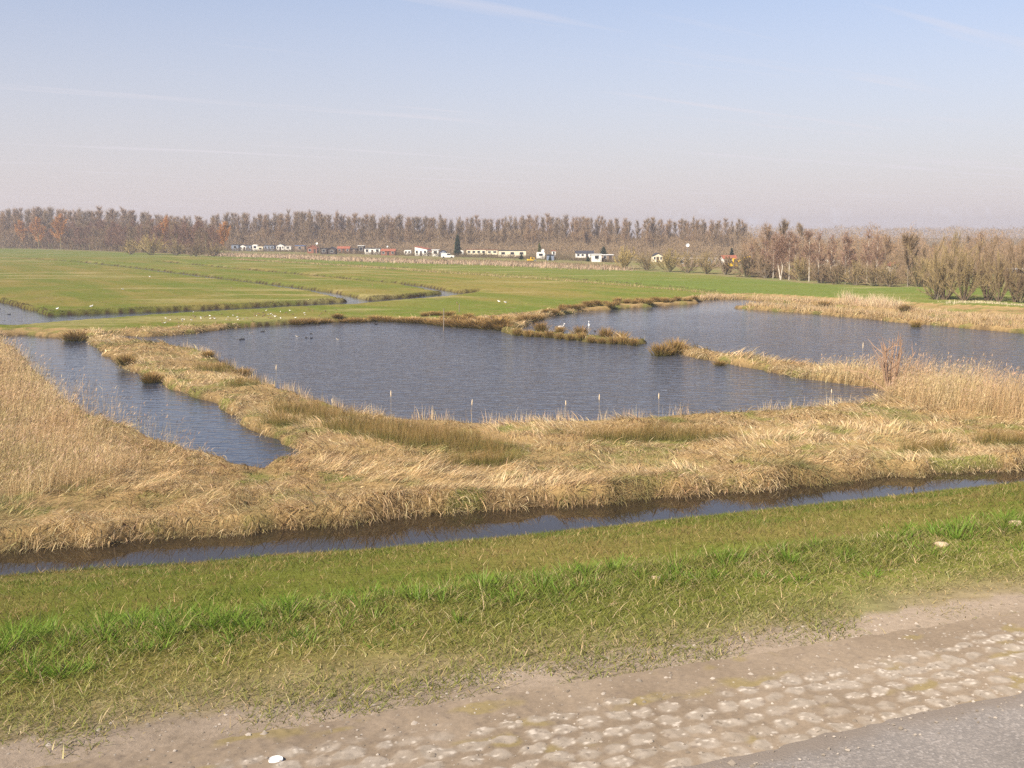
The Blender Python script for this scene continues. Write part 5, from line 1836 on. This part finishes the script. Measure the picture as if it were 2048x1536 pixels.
def mast(px, pyb, pyt, label, ball=None):
    x, y = G(px, pyb, .5)
    hh = zat(pyt, y) - .45
    root = empty('dish_mast', (x, y, .45))
    mb = MB(); mb.tube([(0, 0, 0), (0, 0, hh - .3)], [.07, .05], 6); mb.build('pole', METAL, root)
    mb = MB()
    n = 14
    r_ = ball
    rim = [(r_ * math.cos(2 * PI * k / n), -.30, hh - .3 + r_ * math.sin(2 * PI * k / n)) for k in range(n)]
    back = [(r_ * .55 * math.cos(2 * PI * k / n), -.10, hh - .3 + r_ * .55 * math.sin(2 * PI * k / n)) for k in range(n)]
    for k in range(n):
        q = (k + 1) % n
        mb.quad(rim[k], rim[q], back[q], back[k])
    mb.poly(back)
    mb.build('dish', WROOF, root)
    return tag(root, label, 'dish mast')


mast(1374, 522, 488, 'white satellite dish on a tall pole above the willow bushes', .62)
mast(634, 508, 485, 'white dish on a pole between the red hut and the black huts', .5)
mast(1085, 518, 499, 'round white dish behind the white caravan front', .6)
mast(775, 509, 491, 'small white dish above the red roofed carport', .4)


def pylon():
    y = 900.0; x = xat(627, y, 20)
    hh = zat(421, y)
    root = empty('pylon', (x, y, .4))
    mb = MB()
    for sx_ in (-1, 1):
        for sy_ in (-1, 1):
            mb.tube([(sx_ * 2.2, sy_ * 2.2, 0), (sx_ * .35, sy_ * .35, hh)], .16, 4)
    nz_ = 9
    for k in range(nz_):
        t0, t1 = k / nz_, (k + 1) / nz_
        w0, w1 = 2.2 - 1.85 * t0, 2.2 - 1.85 * t1
        for sg in (-1, 1):
            mb.tube([(-w0, sg * w0, hh * t0), (w1, sg * w1, hh * t1)], .09, 3)
            mb.tube([(w0, sg * w0, hh * t0), (-w1, sg * w1, hh * t1)], .09, 3)
    mb.build('tower', METAL, root)
    for zt_, hw_ in ((hh - 1.2, 3.5), (hh - 4.0, 5.5)):
        mb = MB(); mb.tube([(-hw_, 0, zt_), (hw_, 0, zt_)], .22, 4)
        mb.tube([(-hw_, 0, zt_), (0, 0, zt_ + 1.2), (hw_, 0, zt_)], .12, 3); mb.build('crossarm', METAL, root)
    return tag(root, 'lattice power pylon whose top shows above the poplars', 'pylon')


pylon()

# ------------------------------------------------------------------ small things on the verge
x, y = G(552, 1529, 8.25)
mb = MB(); n = 20
for r0_, z0_, r1_, z1_ in ((0, .012, .035, .011), (.035, .011, .046, .016), (.046, .016, .048, .006), (.048, .006, .0455, .0)):
    for k in range(n):
        a, b = 2 * PI * k / n, 2 * PI * (k + 1) / n
        mb.quad((r0_ * math.cos(a), r0_ * math.sin(a), z0_), (r1_ * math.cos(a), r1_ * math.sin(a), z1_), (r1_ * math.cos(b), r1_ * math.sin(b), z1_), (r0_ * math.cos(b), r0_ * math.sin(b), z0_))
o = mb.build('plastic_lid', flat_mat('white_plastic', (.85, .85, .83), .4), None, True)
o.location = (x, y, 8.262); o.scale = (.5, .5, .5)
tag(o, 'round white plastic lid lying on the dirt beside the pavers', 'lid')


def clod(px, py, z, r_, label):
    x, y = G(px, py, z)
    mb = MB(); mb.ball((0, 0, 0), (r_, r_ * .75, r_ * .5), 14, 10)
    mb.v = [tuple(np.array(v) * (.75 + .5 * float(vnoise(np.array([v[0] / r_ * 2.2 + 9]), np.array([v[1] / r_ * 2.2 + v[2] / r_ * 3]), 55)[0]))) for v in mb.v]
    o = mb.build('earth_clod', flat_mat('dry_clod', (.50, .38, .26), .95, var=.3, scale=25), None, True)
    zz_, _ = ground(np.array([x]), np.array([y]))
    o.location = (x, y, float(zz_[0]) + r_ * .22)
    tag(o, label, 'clod')


clod(1882, 1106, 8.1, .038, 'tan clod of earth lying in the tall grass on the right')
clod(1312, 1172, 8.1, .026, 'flat pale clod of earth in the grass near the middle')
clod(2032, 1058, 8.1, .045, 'tan clod of earth by the grass at the right edge')


# ------------------------------------------------------------------ light
SUN_EL, SUN_AZ = R(36), R(-138)            # azimuth from the view direction, clockwise
sd = (math.sin(SUN_AZ) * math.cos(SUN_EL), math.cos(SUN_AZ) * math.cos(SUN_EL), math.sin(SUN_EL))
sl = bpy.data.lights.new('sun', 'SUN')
sl.energy = 4.8
sl.angle = R(.5)
sl.color = (1.0, .88, .70)
so = bpy.data.objects.new('sun', sl)
col.objects.link(so)
so.location = (sd[0] * 200, sd[1] * 200, sd[2] * 200)
from mathutils import Vector
so.rotation_euler = Vector(sd).to_track_quat('Z', 'Y').to_euler()

w = bpy.data.worlds.new('World')
scn.world = w
w.use_nodes = True
nt = w.node_tree
nt.nodes.clear()
out = nt.nodes.new('ShaderNodeOutputWorld')
bg = nt.nodes.new('ShaderNodeBackground')
bg.inputs['Strength'].default_value = .09
sky = nt.nodes.new('ShaderNodeTexSky')
sky.sky_type = 'NISHITA'
sky.sun_disc = False
sky.sun_elevation = SUN_EL
sky.sun_rotation = SUN_AZ % (2 * PI)
sky.air_density = 1.0
sky.dust_density = .7
sky.ozone_density = 1.2
tc = nt.nodes.new('ShaderNodeTexCoord')
sx = nt.nodes.new('ShaderNodeSeparateXYZ')
nt.links.new(tc.outputs['Generated'], sx.inputs[0])
# milky spring haze towards the horizon
ramp = nt.nodes.new('ShaderNodeValToRGB')
el = ramp.color_ramp.elements
el[0].position = 0.0; el[0].color = (.95, .95, .95, 1)
el[1].position = .55; el[1].color = (.05, .05, .05, 1)
e = el.new(.10); e.color = (.66, .66, .66, 1)
e = el.new(.22); e.color = (.32, .32, .32, 1)
nt.links.new(sx.outputs['Z'], ramp.inputs[0])
mixh = nt.nodes.new('ShaderNodeMix'); mixh.data_type = 'RGBA'
nt.links.new(ramp.outputs[0], mixh.inputs['Factor'])
tint = nt.nodes.new('ShaderNodeVectorMath'); tint.operation = 'MULTIPLY'
tint.inputs[1].default_value = (.86, .93, 1.06)
nt.links.new(sky.outputs[0], tint.inputs[0])
nt.links.new(tint.outputs[0], mixh.inputs['A'])
mixh.inputs['B'].default_value = (4.7, 4.15, 4.3, 1)
# thin cirrus streaks
dv = nt.nodes.new('ShaderNodeVectorMath'); dv.operation = 'DIVIDE'
cmb = nt.nodes.new('ShaderNodeCombineXYZ')
mx_ = nt.nodes.new('ShaderNodeMath'); mx_.operation = 'MAXIMUM'; mx_.inputs[1].default_value = .02
nt.links.new(sx.outputs['Z'], mx_.inputs[0])
for i in range(3):
    nt.links.new(mx_.outputs[0], cmb.inputs[i])
nt.links.new(tc.outputs['Generated'], dv.inputs[0]); nt.links.new(cmb.outputs[0], dv.inputs[1])
mpr = nt.nodes.new('ShaderNodeMapping')
mpr.inputs['Rotation'].default_value = (0, 0, R(-41))
nt.links.new(dv.outputs[0], mpr.inputs['Vector'])
mp = nt.nodes.new('ShaderNodeMapping')
mp.inputs['Scale'].default_value = (.28, 2.2, 1)
mp.inputs['Location'].default_value = (3.1, .4, 0)
nt.links.new(mpr.outputs[0], mp.inputs['Vector'])
nz = nt.nodes.new('ShaderNodeTexNoise')
nz.inputs['Scale'].default_value = .75; nz.inputs['Detail'].default_value = 7; nz.inputs['Roughness'].default_value = .55
nz.inputs['Distortion'].default_value = .5
nt.links.new(mp.outputs[0], nz.inputs['Vector'])
r2 = nt.nodes.new('ShaderNodeValToRGB')
r2.color_ramp.elements[0].position = .555; r2.color_ramp.elements[0].color = (0, 0, 0, 1)
r2.color_ramp.elements[1].position = .80; r2.color_ramp.elements[1].color = (.75, .75, .75, 1)
nt.links.new(nz.outputs['Fac'], r2.inputs[0])
mixc_ = nt.nodes.new('ShaderNodeMix'); mixc_.data_type = 'RGBA'
nt.links.new(r2.outputs[0], mixc_.inputs['Factor'])
nt.links.new(mixh.outputs['Result'], mixc_.inputs['A'])
mixc_.inputs['B'].default_value = (5.3, 5.05, 5.45, 1)
nt.links.new(mixc_.outputs['Result'], bg.inputs['Color'])
nt.links.new(bg.outputs[0], out.inputs[0])

# ------------------------------------------------------------------ air
hz = bpy.data.meshes.new('haze')
x0, x1, y0, y1, z0, z1 = -1700, 1700, -60, 1600, -1.9, 27
hz.from_pydata([(x0, y0, z0), (x1, y0, z0), (x1, y1, z0), (x0, y1, z0), (x0, y0, z1), (x1, y0, z1), (x1, y1, z1), (x0, y1, z1)], [],
               [(0, 3, 2, 1), (4, 5, 6, 7), (0, 1, 5, 4), (1, 2, 6, 5), (2, 3, 7, 6), (3, 0, 4, 7)])
m, nt, out = new_mat('spring_haze')
pv = N(nt, 'ShaderNodeVolumePrincipled')
pv.inputs['Color'].default_value = (.93, .90, .95, 1)
pv.inputs['Density'].default_value = HAZE
pv.inputs['Anisotropy'].default_value = .2
nt.links.new(pv.outputs[0], out.inputs['Volume'])
hz.materials.append(m)
ho = bpy.data.objects.new('haze', hz)
col.objects.link(ho)
tag(ho, 'thin pale spring haze lying over the whole polder', 'haze', kind='stuff')

scn.view_settings.view_transform = 'Standard'
scn.view_settings.look = 'None'
scn.view_settings.gamma = 1
scn.view_settings.exposure = EXPO
scn.view_settings.use_curve_mapping = False
scn.render.engine = 'CYCLES'
scn.cycles.max_bounces = 5
scn.cycles.diffuse_bounces = 2
scn.cycles.glossy_bounces = 2
scn.cycles.transmission_bounces = 2
scn.cycles.volume_bounces = 0
scn.cycles.use_denoising = False
